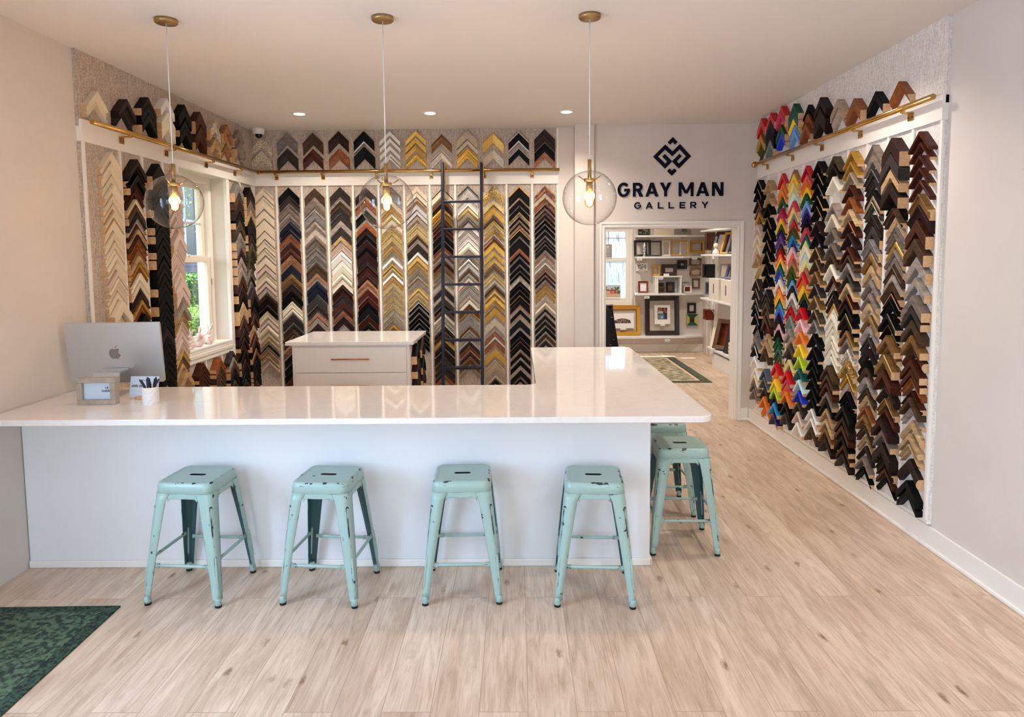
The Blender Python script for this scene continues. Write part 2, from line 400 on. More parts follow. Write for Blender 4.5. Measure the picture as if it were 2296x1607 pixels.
# ------------------------------------------------------------------ left window
M_SASH = mat('sash_cream', (236, 226, 208), .4)
win = wbox('window_1', -2.99, -2.86, WY0, WY0+.05, WZ0, WZ1, M_TRIM, **st)
def wm(o):
    return o.matrix_basis.copy() if not o.parent else wm(o.parent) @ o.matrix_parent_inverse @ o.matrix_basis
def part(b, name, m, parent, **k):
    """mesh given in world coordinates, parented without moving"""
    o = b.build(name, m, parent, **k)
    o.matrix_parent_inverse = wm(parent).inverted()
    return o
b = MB(); b.box(-2.99, -2.86, WY1-.05, WY1, WZ0, WZ1); b.box(-2.99, -2.86, WY0+.05, WY1-.05, WZ1-.05, WZ1); b.box(-2.99, -2.86, WY0+.05, WY1-.05, WZ0, WZ0+.03)
part(b, 'window_frame', M_TRIM, win)
def sash(x, z0, z1, nm):
    b = MB(); w = .055; y0, y1 = WY0+.04, WY1-.05
    for q in ((y0, y0+w, z0, z1), (y1-w, y1, z0, z1), (y0+w, y1-w, z0, z0+w), (y0+w, y1-w, z1-w, z1)):
        b.box(x, x+.035, q[0], q[1], q[2], q[3], 0, .004)
    s_ = part(b, nm, M_SASH, win)
    part(MB().box(x+.014, x+.018, y0+w, y1-w, z0+w, z1-w), 'pane', M_PANE, s_)
    return s_
up = sash(-2.945, 1.69, 2.40, 'upper_sash'); lo = sash(-2.905, .965, 1.735, 'lower_sash')
part(MB().box(-2.905, -2.865, 5.84, 5.88, 1.735, 1.75, 0, .003), 'sash_latch', M_SASH, win)
part(MB().box(-2.868, -2.85, WY1-.05, WY1-.02, 1.47, 1.53, 0, .004), 'tilt_latch', M_SASH, win)
# grille bars behind the upper glass
b = MB(); b.box(-2.937, -2.93, 5.83, 5.85, 1.745, 2.345); b.box(-2.937, -2.93, 5.515, 6.195, 2.02, 2.04); part(b, 'grille_bar', M_TRIM, up)
part(MB().box(-2.87, -2.715, WY0-.012, WY1, .928, .946, 0, .004), 'window_sill', M_TRIM, win)

# ------------------------------------------------------------------ back room window
w2 = MB(); fw = .06
for q in ((RWX0, RWX0+fw, RWZ0, RWZ1), (RWX1-fw, RWX1, RWZ0, RWZ1), (RWX0+fw, RWX1-fw, RWZ0, RWZ0+fw), (RWX0+fw, RWX1-fw, RWZ1-fw, RWZ1), (RWX0+fw, RWX1-fw, 1.60, 1.67)):
    w2.box(q[0], q[1], RY1-.005, RY1+.06, q[2], q[3], 0, .006)
w2 = w2.build('window_2', M_TRIM, **st)
b = MB(); b.box(RWX0+fw, RWX1-fw, RY1+.03, RY1+.04, 2.0, 2.012); b.box(1.6, 1.612, RY1+.03, RY1+.04, 1.67, RWZ1-fw)
b.build('grille_bar', mat('grille_grey', (150, 158, 170), .5), w2)
def streak_glass():
    m = bpy.data.materials.new('streaked_glass'); m.use_nodes = True; nt = m.node_tree; N = nt.nodes.new; K = nt.links.new
    nt.nodes.remove(nt.nodes['Principled BSDF']); out = nt.nodes['Material Output']
    tc = N('ShaderNodeTexCoord'); mp = N('ShaderNodeMapping'); mp.inputs['Scale'].default_value = (26, 1, 2.2); K(tc.outputs['Object'], mp.inputs['Vector'])
    n = N('ShaderNodeTexNoise'); n.inputs['Scale'].default_value = 1; n.inputs['Detail'].default_value = 5; n.inputs['Distortion'].default_value = 1.4; K(mp.outputs[0], n.inputs['Vector'])
    r = N('ShaderNodeValToRGB'); e = r.color_ramp.elements; e[0].position = .33; e[0].color = lin((120, 132, 152)); e[1].position = .47; e[1].color = lin((208, 218, 230)); K(n.outputs['Fac'], r.inputs['Fac'])
    tl = N('ShaderNodeBsdfTranslucent'); K(r.outputs['Color'], tl.inputs['Color'])
    tr = N('ShaderNodeBsdfTransparent'); K(r.outputs['Color'], tr.inputs['Color'])
    mx = N('ShaderNodeMixShader'); mx.inputs['Fac'].default_value = .7; K(tl.outputs[0], mx.inputs[1]); K(tr.outputs[0], mx.inputs[2]); K(mx.outputs[0], out.inputs['Surface'])
    return m
MB().add([(RWX0+fw, RY1+.044, RWZ0+fw), (RWX1-fw, RY1+.044, RWZ0+fw), (RWX1-fw, RY1+.044, RWZ1-fw), (RWX0+fw, RY1+.044, RWZ1-fw)], [(0, 1, 2, 3)]).build('pane', streak_glass(), w2)
trim(RWX1, RWX1+.06, RY1-.014, RY1, RWZ0, RWZ1+.07); trim(RWX0, RWX1+.06, RY1-.02, RY1, RWZ0-.07, RWZ0)

# ------------------------------------------------------------------ frame corner samples
PAL = {  # code: (colour word, sRGB, rough, metal, pattern)
 'bk': ('black', (12, 10, 11), .38, 0, None), 'nv': ('navy', (19, 25, 48), .4, 0, None), 'db': ('dark brown', (54, 34, 27), .42, 0, 'w'),
 'rb': ('red-brown', (98, 42, 24), .36, 0, 'w'), 'mr': ('maroon', (62, 28, 27), .36, 0, 'w'), 'br': ('brown', (104, 74, 50), .5, 0, 'w'),
 'ob': ('orange-brown', (160, 86, 38), .36, 0, 'w'), 'to': ('tan-orange', (184, 126, 88), .5, 0, 'w'), 'gb': ('golden brown', (142, 98, 48), .4, 0, 'w'),
 'tp': ('taupe', (136, 119, 108), .55, 0, 'w'), 'dg': ('dark grey', (76, 65, 61), .5, 0, 'w'), 'gy': ('grey', (144, 135, 129), .55, 0, 'w'),
 'lt': ('light taupe', (176, 161, 148), .55, 0, 'w'), 'cr': ('cream', (228, 211, 184), .5, 0, None), 'pc': ('pinkish cream', (216, 192, 177), .5, 0, None),
 'iv': ('ivory', (242, 233, 210), .5, 0, None), 'wh': ('white', (242, 237, 231), .45, 0, None), 'tn': ('tan', (208, 170, 122), .5, 0, 'w'),
 'lw': ('pale wood', (230, 194, 142), .5, 0, 'w'), 'gd': ('gold', (216, 168, 76), .36, .6, 'l'), 'yg': ('yellow gold', (242, 194, 88), .36, .55, 'l'),
 'lg': ('light gold', (232, 206, 134), .4, .45, 'l'), 'cg': ('champagne', (200, 182, 154), .4, .5, 'l'), 'sv': ('silver', (212, 200, 186), .34, .6, 'l'),
 'pw': ('pewter', (170, 150, 128), .42, .5, 'l'), 'bz': ('bronze', (130, 92, 56), .42, .5, 'l'), 'cp': ('copper', (160, 88, 46), .38, .5, 'l'),
 'ol': ('olive', (100, 92, 66), .5, 0, 'w'), 'dr': ('dark red', (100, 24, 20), .34, 0, None), 'rd': ('red', (196, 18, 28), .3, 0, None), 'cm': ('crimson', (165, 16, 60), .35, 0, None),
 'mg': ('magenta', (190, 42, 96), .35, 0, None), 'or': ('orange', (230, 122, 40), .35, 0, None), 'yl': ('yellow', (250, 206, 44), .35, 0, None),
 'py': ('pale yellow', (240, 221, 142), .4, 0, None), 'gr': ('green', (22, 98, 56), .35, 0, None), 'tg': ('teal', (22, 102, 98), .35, 0, None),
 'aq': ('pale aqua', (206, 232, 228), .4, 0, None), 'bl': ('blue', (22, 54, 196), .35, 0, None), 'cb': ('bright blue', (16, 140, 206), .35, 0, None),
 'lb': ('light blue', (112, 162, 220), .35, 0, None), 'pp': ('purple', (82, 40, 126), .35, 0, None), 'in': ('indigo', (46, 25, 106), .35, 0, None),
 'pk': ('pink', (242, 192, 196), .4, 0, None), 'rs': ('rose', (196, 64, 76), .35, 0, None), 'co': ('coral', (225, 96, 76), .35, 0, None),
 'lm': ('lime', (182, 216, 42), .35, 0, None), 'og': ('olive green', (95, 100, 36), .38, 0, None), 'sg': ('sage', (112, 126, 116), .4, 0, None),
 'bg': ('blue-grey', (96, 106, 122), .4, 0, None)}
def pmat(c):
    n, rgb, ro, me, k = PAL[c]; sp_ = .14 if max(rgb) < 30 else .22 if max(rgb) < 110 else .4
    if max(rgb) < 80: ro = .5
    if max(rgb) < 125: rgb = tuple(int(v*.82) for v in rgb)
    nm = n.replace(' ', '_').replace('-', '_') + '_moulding'
    if nm in MATS: return MATS[nm]
    if k == 'w': return mat(nm, rgb, ro, me, 'noise', tuple(int(v*.62) for v in rgb), 14, .12, stretch=(1, 1, 3.5), amount=.55, spec=sp_)
    if k == 'l': return mat(nm, rgb, ro, me, 'noise', tuple(int(v*.78) for v in rgb), 55, .1, amount=.5)
    return mat(nm, rgb, ro, me, spec=sp_)
M_ORNATE = mat('ivory_carved', (240, 230, 208), .55, 0, 'noise', (150, 128, 104), 90, .5, amount=.3)
M_ROPE = mat('gold_beaded', (226, 182, 96), .36, .5, 'vor', (70, 40, 20), 70, .8, amount=.9)
M_BAMBOO = mat('bamboo_burl', (186, 104, 44), .35, 0, 'noise', (60, 26, 14), 28, .3, amount=.25)
M_GRID = mat('woven_gilt', (222, 190, 112), .4, .5, 'noise', (120, 88, 44), 120, .6, amount=.25)

PROF = {
 'flat': [(0, 0), (0, .92), (.05, 1), (.95, 1), (1, .92), (1, 0)],
 'step': [(0, 0), (0, .95), (.03, 1), (.16, 1), (.2, .72), (.8, .6), (.84, .78), (1, .74), (1, 0)],
 'scoop': [(0, 0), (0, .95), (.03, 1), (.14, 1), (.3, .66), (.55, .5), (.8, .56), (.84, .72), (1, .66), (1, 0)],
 'round': [(0, 0), (0, .62), (.12, .86), (.35, 1), (.6, .97), (.84, .72), (1, .6), (1, 0)],
 'thin': [(0, 0), (0, .9), (.2, 1), (.8, 1), (1, .9), (1, 0)],
 'slope': [(0, 0), (0, 1), (.1, 1), (.84, .62), (1, .56), (1, 0)]}
def chevron(w, t, d, prof, lipo, lipi):
    """mitred corner of two moulding offcuts; apex at the origin, wall at y=0, face towards +y"""
    P = PROF[prof]; n = len(P); h = w/2
    vs = []; fs = []; ms = []
    for sx in (-1, 0, 1):
        for u, k in P: vs.append((sx*h, k*d, -abs(sx)*h - u*t))
    for s in (0, 1):
        a = s*n; b = (s+1)*n
        for i in range(n-1):
            fs.append((a+i, a+i+1, b+i+1, b+i))
            um = (P[i][0]+P[i+1][0])/2; mi = 0
            if lipo and um < .17 and i > 0: mi = 1
            if lipi and um > .82 and P[i][0] < 1: mi = 2
            ms.append(mi)
        fs.append((a+n-1, a, b, b+n-1)); ms.append(0)
    fs.append(tuple(range(n))); ms.append(3)
    fs.append(tuple(range(3*n-1, 2*n-1, -1))); ms.append(3)
    return vs, fs, ms

COLUMNS = [
('B',0,-2.613,0.211,'2435:76:cr:24 2337:111:cr:24 2201:76:cr:24 2105:107:cr:24 1982:69:cr:24 1892:66:cr:24 1806:59:cr:24 1720:69:cr:24 1630:48:pc:24 1561:31:cr:24 1520:42:cr:24 1452:35:pc:24 1400:38:pc:24 1341:42:br:24 1296:31:db:24 1258:31:db:24 1212:48:bk:24 1160:66:cr:24 1062:31:pc:24 1009:55:cr:24 921:28:cr:24 865:24:tn:24 802:24:bk/cr:24 745:24:to:24 682:21:tn:24 629:31:pc:24'),
('B',1,-2.349,0.211,'2433:76:bk:24 2345:62:dg:24 2270:83:tp:24 2161:52:tp:24 2089:66:nv:24 2014:48:nv:24 1955:55:ob:24 1876:66:rb:24 1797:48:rb:24 1739:48:to:24 1680:35:to:24 1642:76:nv:24 1552:76:gb:24 1464:38:br:24 1419:48:db:24 1360:42:bk:24 1311:42:bk:24 1259:66:iv:24 1182:38:iv:24 1123:83:dg:24 1018:52:dg:24 955:42:br:24 891:48:br:24 807:55:gb:24 722:76:bk:24 631:69:bk:24 553:69:bk:24 475:83:rb:24'),
('B',2,-2.085,0.211,'2427:89:br:24 2336:104:tp:24 2210:97:gy^lt:24 2087:55:lt:24 1943:52:tp:24 1881:42:tp:24 1816:83:gy:24 1716:45:gy:24 1657:97:br:24 1547:38:to:24 1469:69:nv:24 1393:62:nv:24 1320:83:dg:24 1219:62:dg:24 1138:42:to:24 1083:55:sv:24 1023:76:mr:24'),
('B',3,-1.820,0.211,'2435:48:dg:24 2385:48:dg:24 2330:35:lt:24 2283:45:br:24 2228:48:dg:24 2167:69:dg:24 2092:66:lt:24 2016:73:dg:24 1931:48:tn:24 1876:35:pc:24 1831:42:pc:24 1776:42:wh:24 1728:42:wh:24 1673:52:wh:24 1610:52:iv:24 1548:45:iv:24 1480:45:iv:24 1424:52:mr:24 1369:45:rb:24 1320:52:dg:24 1257:52:rb:24 1194:32:mr:24 1160:45:ob:24 1093:76:mr:24'),
('B',4,-1.556,0.211,'2430:83:mr:24 2314:69:ob:24 2199:83:bk:24 2076:59:ob:24 2011:55:mr:24 1946:48:bk:24 1884:66:mr:24 1815:42:bk:24 1770:55:mr:24 1712:52:mr:24 1650:42:mr:24 1602:62:rb:24 1532:45:mr:24 1481:52:to:24 1408:35:to:24 1370:59:dr:24 1297:45:dr:24 1248:52:bk:24 1193:76:bk:24 1105:69:rb:24 1025:55:bk:24'),
('B',5,-1.292,0.211,'2434:48:tp:24 2366:48:lt:24 2292:42:cr:24 2224:42:gd:24 2156:42:lg:24 2094:42:cr:24 2033:35:tn:24 1988:45:lg:24 1923:48:lg:24 1841:42:gd^bz:24 1779:31:cg:24 1710:28:wh:24 1641:21:gd:24 1606:31:lg:24 1551:31:wh:24 1503:31:gd:24 1444:42:lg:24 1358:31:lg:24 1295:35:lg:24 1222:42:lg:24 1124:35:cg:24 1061:31:cg:24 1005:42:gd:24'),
('B',6,-1.028,0.211,'2432:45:cr:24 2368:35:iv:24 2307:28:tn:24 2249:52:sv:24 2187:42:sv:24 2133:42:pw:24 2054:35:lg:24 1989:38:lg:24 1931:31:bz:24 1887:35:sv:24 1849:48:dg:24 1797:42:dg/wh:24 1753:28:wh:24 1715:45:gd:24 1646:31:gd:24 1584:42:pw:24 1521:38:pw:24 1454:31:pw:24 1392:31:gd:24 1343:28:lg:24 1284:17:gd:24 1239:35:bk^wh:24 1176:42:bk:24 1113:38:bk:24 1061:35:bk:24 1009:35:bk:24 953:35:bk:24 903:35:bk:24 854:42:bk:24'),
('B',7,-0.764,0.211,'2416:76:cr^db:24 2314:45:bz:24 2267:42:db:24 2219:42:gd:24 2165:42:gd:24 2110:42:bz:24 2056:35:rb:24 2008:42:rb:24 1953:62:bk:24 1878:52:bk:24 1823:35:cp:24 1768:35:bz:24 1720:31:sv:24 1678:42:rb:24 1630:55:gb:24 1561:31:pw:24 1506:35:pw:24 1445:42:sv:24 1390:55:db:24 1327:42:pw:24 1279:48:ol:24 1216:31:db:24 1171:35:bz:24 1126:35:iv:24 1077:42:cg:24 1028:38:sv:24 979:42:db:24 923:35:rb:24 867:38:gd:24 814:55:db:24 740:76:db:24 652:62:ol:24 578:48:dg:24 518:38:br:24 468:48:ob:24'),
('B',8,-0.499,0.211,'2438:118:sv^dg:24 2275:42:wh:24 2217:42:lg:24 2163:42:cr:24 2108:35:pw:24 2060:45:wh:24 2006:35:sv:24 1958:35:wh:24 1910:42:wh:24 1855:62:iv:24 1766:42:pw:24 1690:42:sv:24 1642:42:wh:24 1580:31:bz:24 1538:35:sv:24 1493:35:pc:24 1437:31:sv:24 1388:31:sv/wh:24 1343:28:sv:24 1312:35:pc:24 1263:42:iv:24 1214:48:bz:24 1159:28:gd:24 1103:28:sv:24 1047:28:sv:24 991:28:bz:24 949:24:pw:24 914:28:sv:24 851:31:sv:24 816:31:dg:24 780:42:cp:24 717:42:rb:24 657:35:gb:24 618:35:gb:24 555:28:pw:24'),
('B',9,-0.235,0.211,'2432:104:gd:24 2290:48:lg:24 2225:80:gd:24 2126:35:bz:24 2079:48:lg:24 1997:35:gd:24 1942:28:cg:24 1894:28:cp:24 1860:59:yg:24 1764:45:yg:24 1688:42:gd:24 1619:45:bz:24 1543:55:lg:24 1467:31:cg:24 1414:35:bz:24 1358:31:gd:24 1310:80:yg:24 1198:90:gd^bz:24 1073:90:cg:24 954:28:sv:24 922:38:cp:24 880:31:sv:24 842:55:cp:24 750:83:gd:24 631:104:cg:24 475:35:cg:24 418:42:db:24'),
('B',10,0.029,0.211,'2433:114:bk^gd:24 2304:69:bk^to:24 2220:69:bk/gd:24 2117:42:bk/gd:24 2056:28:bk/to:24 2008:14:bz:24 1988:69:bk^gd:24 1899:131:bk/cp:24 1755:42:bk^cp:24 1689:59:bk:24 1610:48:bk:24 1548:35:bk:24 1453:35:bk:24 1412:48:bk:24 1353:45:bk:24 1304:42:bk^to:24 1256:59:bk/cp:24 1155:59:bk/to:24 1050:73:bk:24 938:31:bk:24 903:35:bk/dg:24 861:35:bk:24 822:35:bk^to:24 784:42:bk:24 713:55:bk^cp:24 622:55:bk:24 516:62:bk:24 438:42:bk^to:24'),
('B',11,0.293,0.211,'2431:21:ob:24 2390:21:ob:24 2329:24:tn:24 2289:28:ob:24 2238:28:rb:24 2183:28:rb:24 2136:35:db:24 2081:35:bk:24 2027:42:bk:24 1968:42:bk:24 1903:28:bk:24 1862:28:bk:24 1821:45:bk:24 1746:21:bz:24 1698:24:pw:24 1643:21:sv:24 1601:24:bz:24 1546:28:rb:24 1498:31:db:24 1444:21:bz:24 1399:31:gd:24 1347:28:gd:24 1292:42:sv:24 1226:31:cr:24 1163:31:db:24 1097:42:db:24 1034:42:db:24 971:42:bk:24 901:42:br:24 831:48:db:24'),
('TB',0,-2.613,0.211,'2943:99:iv:24 2811:99:iv:24'),
('TB',1,-2.349,0.211,'2991:120:gy:24 2832:120:dg:24'),
('TB',2,-2.085,0.211,'2985:120:br:24 2824:112:rb:24'),
('TB',3,-1.820,0.211,'3003:120:mr:24 2827:112:ob:24'),
('TB',4,-1.556,0.211,'2997:120:bk/sv:24 2842:120:bk:24'),
('TB',5,-1.292,0.211,'2994:43:wh:24 2923:39:wh:24 2848:39:wh:24 2772:30:wh:24 2733:22:wh:24'),
('TB',6,-1.028,0.211,'3004:52:yg:24 2929:56:yg:24 2854:52:gd:24 2776:65:yg:24'),
('TB',7,-0.764,0.211,'2960:86:bz:24 2807:95:sv:24'),
('TB',8,-0.499,0.211,'3008:95:cg:24 2903:48:cg:24 2836:79:gd:24 2755:43:gd:24'),
('TB',9,-0.235,0.211,'2968:99:gd:24 2807:95:cg:24'),
('TB',10,0.029,0.211,'2982:112:bk^sv/sv:24 2819:74:bk^sv:24'),
('TB',11,0.293,0.211,'3001:56:db:24 2938:61:db:24 2863:51:bk:24 2808:30:bk:24 2772:61:to:24'),
('R',0,6.527,0.210,'2425:18:bk^tn:60 2343:18:bk^to:60 2239:24:db^to:60 2174:24:bz:38 2122:30:gd:38 2069:36:bz:26 1999:24:pc:60 1905:24:cr:60 1814:24:cr:60 1711:30:tn:60 1580:30:lg:26 1474:18:dg^tn:60 1384:18:dg^tn:60 1289:24:dg^lt:60 1223:24:bk^lt:60 1140:24:bk^gy:60 1032:30:bk^gy:38 972:36:gy:38 900:36:gy:38 821:24:bk^wh:60 718:24:wh:60 603:24:wh:38 536:24:cr:60 475:30:tp:60 396:30:tp:60'),
('R',1,6.267,0.210,'2396:23:tn:60 2273:23:tn:60 2175:23:bk:60 2052:23:bk^to:60 1951:23:bk^to:60 1844:23:bk^to:60 1745:23:bk^to:60 1631:23:bk:60 1517:23:bk:60 1386:34:db:38 1323:34:db:38 1265:40:br:38 1185:40:br:38 1122:40:rb:38 1053:40:rb:38 966:40:lw:38 897:34:tn:38 822:34:br:60 635:23:bg:60 557:23:bg:60 460:23:dg:38 372:29:or:60 284:29:or:38'),
('R',2,6.011,0.198,'2425:38:rd:26 2340:38:or:26 2287:44:or:26 2217:44:gr:26 2121:38:cm:26 2072:33:mg:26 2029:38:yl:26 1975:33:og:26 1932:33:in:26 1889:38:pp:26 1840:33:gy:26 1802:33:dg:26 1754:33:rd:38 1716:33:or:26 1677:25:yl:26 1650:33:gr:26 1611:33:tg:26 1573:33:bl:26 1530:33:lt:26 1486:33:iv:26 1442:33:rd:26 1404:33:or:26 1365:38:yl:26 1316:33:og:26 1278:38:cb:26 1234:38:bl:26 1184:33:mr:26 1146:38:db:26 1085:38:pk:26 1030:49:bk:26 963:55:gr:26 885:49:tg:26 807:38:og:26 729:33:rd:38 662:33:or:38 584:33:yl:38 511:33:lm:38 443:33:bk:38 370:33:cb:38 274:33:in:38'),
('R',3,5.754,0.198,'2425:32:to:26 2390:42:yl:26 2323:42:py:26 2236:42:aq:26 2164:42:rs:26 2108:37:py:26 2056:42:gy:26 2000:37:rd:26 1933:37:og:26 1876:37:cb:26 1829:37:in:26 1772:37:pk:26 1720:37:co:26 1662:42:to:26 1605:42:og:26 1542:37:gr:26 1490:37:lb:26 1443:37:db:26 1380:37:wh:26 1322:42:lt:26 1259:42:rd:38 1191:37:sg:26 1143:37:sg:26 1074:42:lt:26 1011:42:tn:26 942:47:ol:26 867:37:bk:26 803:37:py:26 749:31:sg:26 701:31:rd:60 637:31:mg:38 589:31:or:38 524:31:or:60 428:37:bk:60 341:37:dg:60'),
('R',4,5.497,0.198,'2425:20:rd:38 2402:30:cm:26 2353:30:co:26 2304:30:or:26 2255:30:yl:26 2202:40:gr:26 2143:35:lb:26 2084:35:pp:26 2040:30:in:26 1991:35:bk:26 1926:35:rs:26 1872:30:tg:26 1823:35:py:26 1774:35:iv:26 1719:35:aq:26 1670:40:py:26 1599:25:to:26 1564:35:rd:38 1505:35:or:38 1455:35:yl:38 1394:35:og:26 1334:30:nv:26 1277:25:rd:60 1178:25:pk:60 1077:25:or:60 971:25:yl:60 869:25:lm:60 772:25:tg:60 677:25:aq:60 587:25:bl:60 490:25:dg:60 407:25:pc:60 317:30:wh:60'),
('R',5,5.242,0.210,'2425:17:bk^rb:60 2337:17:bk^tn:60 2253:17:bk^gy:60 2160:17:bk^tn:60 2081:17:bk^to:60 1968:17:db:60 1874:17:bk:60 1765:17:br^tn:60 1670:17:br^to:60 1577:17:gb^to:60 1480:17:dg^gy:60 1387:19:gb^tn:60 1279:17:ol^to:60 1197:19:gy^lt:60 1090:19:bk:60 986:19:bk:60 902:19:bk:60 829:19:bk:60 746:19:bk:60 658:19:bk:60 575:19:bk:60 491:19:wh:60 415:19:wh:60 343:29:br:60'),
('R',6,4.990,0.210,'2425:18:ol:60 2368:18:db:60 2278:23:iv:60 2085:23:lt:60 2004:23:cr:60 1906:23:tp:60 1793:18:tp:60 1717:18:br:60 1635:23:iv:60 1549:23:rb:26 1504:27:sv:26 1440:27:bk/sv:26 1390:27:db:26 1349:32:gd:26 1304:27:wh:26 1262:27:iv:26 1202:27:iv/cp:26 1156:27:iv/gd:26 1104:27:iv/gd:26 1058:27:iv/bz:26 995:27:iv/bz:26 945:32:iv:26 880:27:br:60 811:27:br:60 750:27:rb:60 676:27:tp:60 620:27:bk:60 550:27:tn:60 470:27:lw:60 402:27:gb:60 327:32:db:60'),
('R',7,4.735,0.210,'2425:17:gd:60 2351:17:gd:60 2279:17:cg:60 2191:17:rb:60 2107:17:ob:60 2023:19:lw:60 1942:17:rb^to:60 1857:17:mr:60 1763:17:rb:60 1703:17:br:60 1647:17:lt:60 1574:19:dg:60 1506:22:lw:60 1428:26:rb^gd:60 1363:30:bk:60 1294:30:db^lg:60 1237:30:bk:38 1171:26:gb^gd:38 1115:26:tp^cr:38 1041:35:iv:38 953:39:gd:38 861:35:gd:38 795:35:sv:26 733:30:bk:26 680:30:bk:26 633:39:bk:60 549:35:db:60 487:35:rb:60 415:35:bk:60 348:30:rb:38 285:26:db:38'),
('R',8,4.476,0.198,'2425:55:tp:30 2367:53:tp:30 2268:41:dg^gy:30 2201:33:dg:30 2133:33:bk:30 2094:25:pw:30 2054:33:ol^cr:30 1969:61:db:30 1893:57:dg:30 1809:57:gy:30 1724:57:gb:30 1635:53:tn:30 1541:49:tp:30 1452:41:tp:30 1382:37:lw:30 1304:41:gb:30 1226:41:lt:30 1152:37:dg:30 1078:41:db:30 999:37:bk:30 949:33:br:30 883:33:lt:30 812:33:br:30 758:33:tn:30 689:24:ob:30 629:29:gb:30 552:29:br:30 480:29:tn:30 413:29:db:30 340:24:tp:30 270:29:bk:30'),
('R',9,4.214,0.198,'2425:88:mr:47 2328:73:dg:47 2235:54:tn^db:47 2149:65:db:47 2059:46:bk:30 1995:31:br:30 1938:35:tn:20 1878:27:tp:20 1836:31:tp:20 1787:31:gd:20 1738:31:tp:20 1688:35:tp:20 1631:35:br^tp:30 1582:35:lt:30 1524:42:br:30 1463:31:rb^pc:30 1424:50:bk:30 1337:31:bk^lt:47 1268:31:bk^gb:47 1200:38:gb:47 1145:31:gb:30 1076:50:gb^lg:47 982:50:rb:47 888:50:db:47 797:36:gb^tn:47 734:36:rb:47 667:41:mr:47 596:36:tp:47 510:68:db:47 420:50:db:30 344:27:rb:30 287:27:bk:20'),
('R',10,3.950,0.198,'2416:22:rb:38 2356:18:rb:38 2281:18:rb:38 2210:18:rb:38 2138:22:rb:38 2059:62:gb:38 1994:72:mr:38 1907:72:rb:38 1798:65:br:38 1693:65:lt:38 1572:47:lt:38 1469:54:tp:38 1399:40:dg:38 1321:47:br:38 1232:40:gb:38 1173:54:rb:38 1087:40:rb:38 1031:36:rb:38 975:32:ob:38 899:30:rb:38 859:30:br:38 796:26:lt:38 720:51:tn:38 639:34:tn:38 576:34:tn:38 486:68:db:38 354:43:bk:38 295:34:bk:38'),
('UR',0,6.480,0.200,'2997:78:rd:38 2916:70:ob:38 2843:63:gd:38 2777:71:og:38'),
('UR',1,6.240,0.200,'2998:63:rd:60 2932:68:nv:60 2859:50:bk:60 2805:45:bk:60 2757:51:sg:60'),
('UR',2,6.000,0.200,'3011:52:rd:38 2956:48:mg:38 2905:53:or:38 2845:57:gr:38 2782:49:bl:38'),
('UR',3,5.750,0.200,'2971:50:gr:38 2918:63:tg:38 2847:47:yl:38 2794:38:lb:38 2753:47:lb:38'),
('UR',4,5.490,0.200,'2906:68:bk:38 2834:68:ob:38 2759:53:ob:38'),
('UR',5,5.230,0.200,'2904:57:db:60 2822:115:db:60'),
('UR',6,4.970,0.200,'2831:54:cg:38 2767:61:sv:38'),
('UR',7,4.710,0.200,'2777:71:ob:60'),
('UR',8,4.450,0.200,'2761:55:bk:38'),
('UR',9,4.190,0.200,'2758:52:cp:38'),
('L',0,4.490,0.212,'2422:53:cr:26 2356:73:cr:26 2271:48:cr:26 2214:58:cr:26 2142:44:cr:26 2085:44:cr/gd:26 2028:44:cr/gd:26 1975:63:cr:26 1894:48:cr:26 1826:39:cr:26 1778:29:cr:26 1746:40:cr:26 1696:44:cr:26 1633:29:pc:26 1593:35:cr:26 1547:40:cr:26 1494:46:cr:26 1436:75:cr:60 1343:58:cr:26'),
('L',1,4.760,0.212,'2415:46:db:38 2357:41:bk^bz:38 2307:46:bk^bz:38 2252:46:rb^bz:26 2202:46:rb:26 2136:36:cr/gd:26 2096:46:br:26 2040:36:dg:26 1999:31:sv:26 1964:31:rb:26 1928:36:tn:26 1887:31:br:26 1852:36:ob:26 1811:28:ob:26 1780:34:gb:26 1743:43:tn:26 1694:31:gd:26 1658:40:ob:26 1615:43:iv:26 1563:49:cr:26 1510:37:db:26 1467:37:br:26 1424:31:gd:26 1384:43:ob:26 1325:43:bk:38 1278:43:rb:26 1226:37:bk:26'),
('L',2,5.040,0.212,'2422:98:bk:60 2308:60:bk:60 2239:54:bk:60 2175:54:bk:60 2111:54:bk:60 2046:54:bk:60 1982:54:bk:60 1923:49:bk:60 1863:49:bk:60 1804:65:bk:60 1723:54:bk:60 1659:52:bk:60 1594:58:bk:60 1529:58:bk:60 1464:71:bk:60 1379:45:bk:60 1327:52:bk:60 1267:65:bk:60 1195:65:db:60 1123:52:bk:60 1063:58:bk:60 997:58:bk:60 931:58:bk:60 864:58:bk:60'),
('L',3,5.315,0.212,'2423:63:pc:26 2345:57:pc:38 2272:63:pc:26 2193:63:pc:26 2114:63:pc:26 2029:63:pc:26 1927:63:pc:38 1859:69:pc:38 1779:19:pc:26 1757:44:pc:26 1710:41:pc:26 1662:48:pc:26 1607:44:pc:26 1555:68:pc:60 1476:55:pc:38 1408:34:pc:26 1366:55:sv:60 1304:34:cr:26 1266:48:tn:38 1214:62:pc:26 1138:48:pc:26 1082:48:pc:26 1027:34:pc:26 985:41:lg:26 936:48:gb:26 880:55:tn:26 817:55:tn:60'),
('L',4,6.470,0.212,'2431:84:gy:60 2323:52:br:60 2260:90:db:60 2146:58:bk:60 2076:90:br:60 1961:71:gy:60 1878:64:tp:60 1801:58:db:60 1724:71:lt:60 1634:71:lt:60 1550:71:rb:60 1455:74:mr:60 1367:60:bk:60 1293:121:lw:60 1137:80:rb:60 1035:67:mr:60 947:38:db:60 906:74:rb:38 810:60:bk:60 735:54:mr:60 666:47:bk:60 611:60:bk:60 535:54:db:60'),
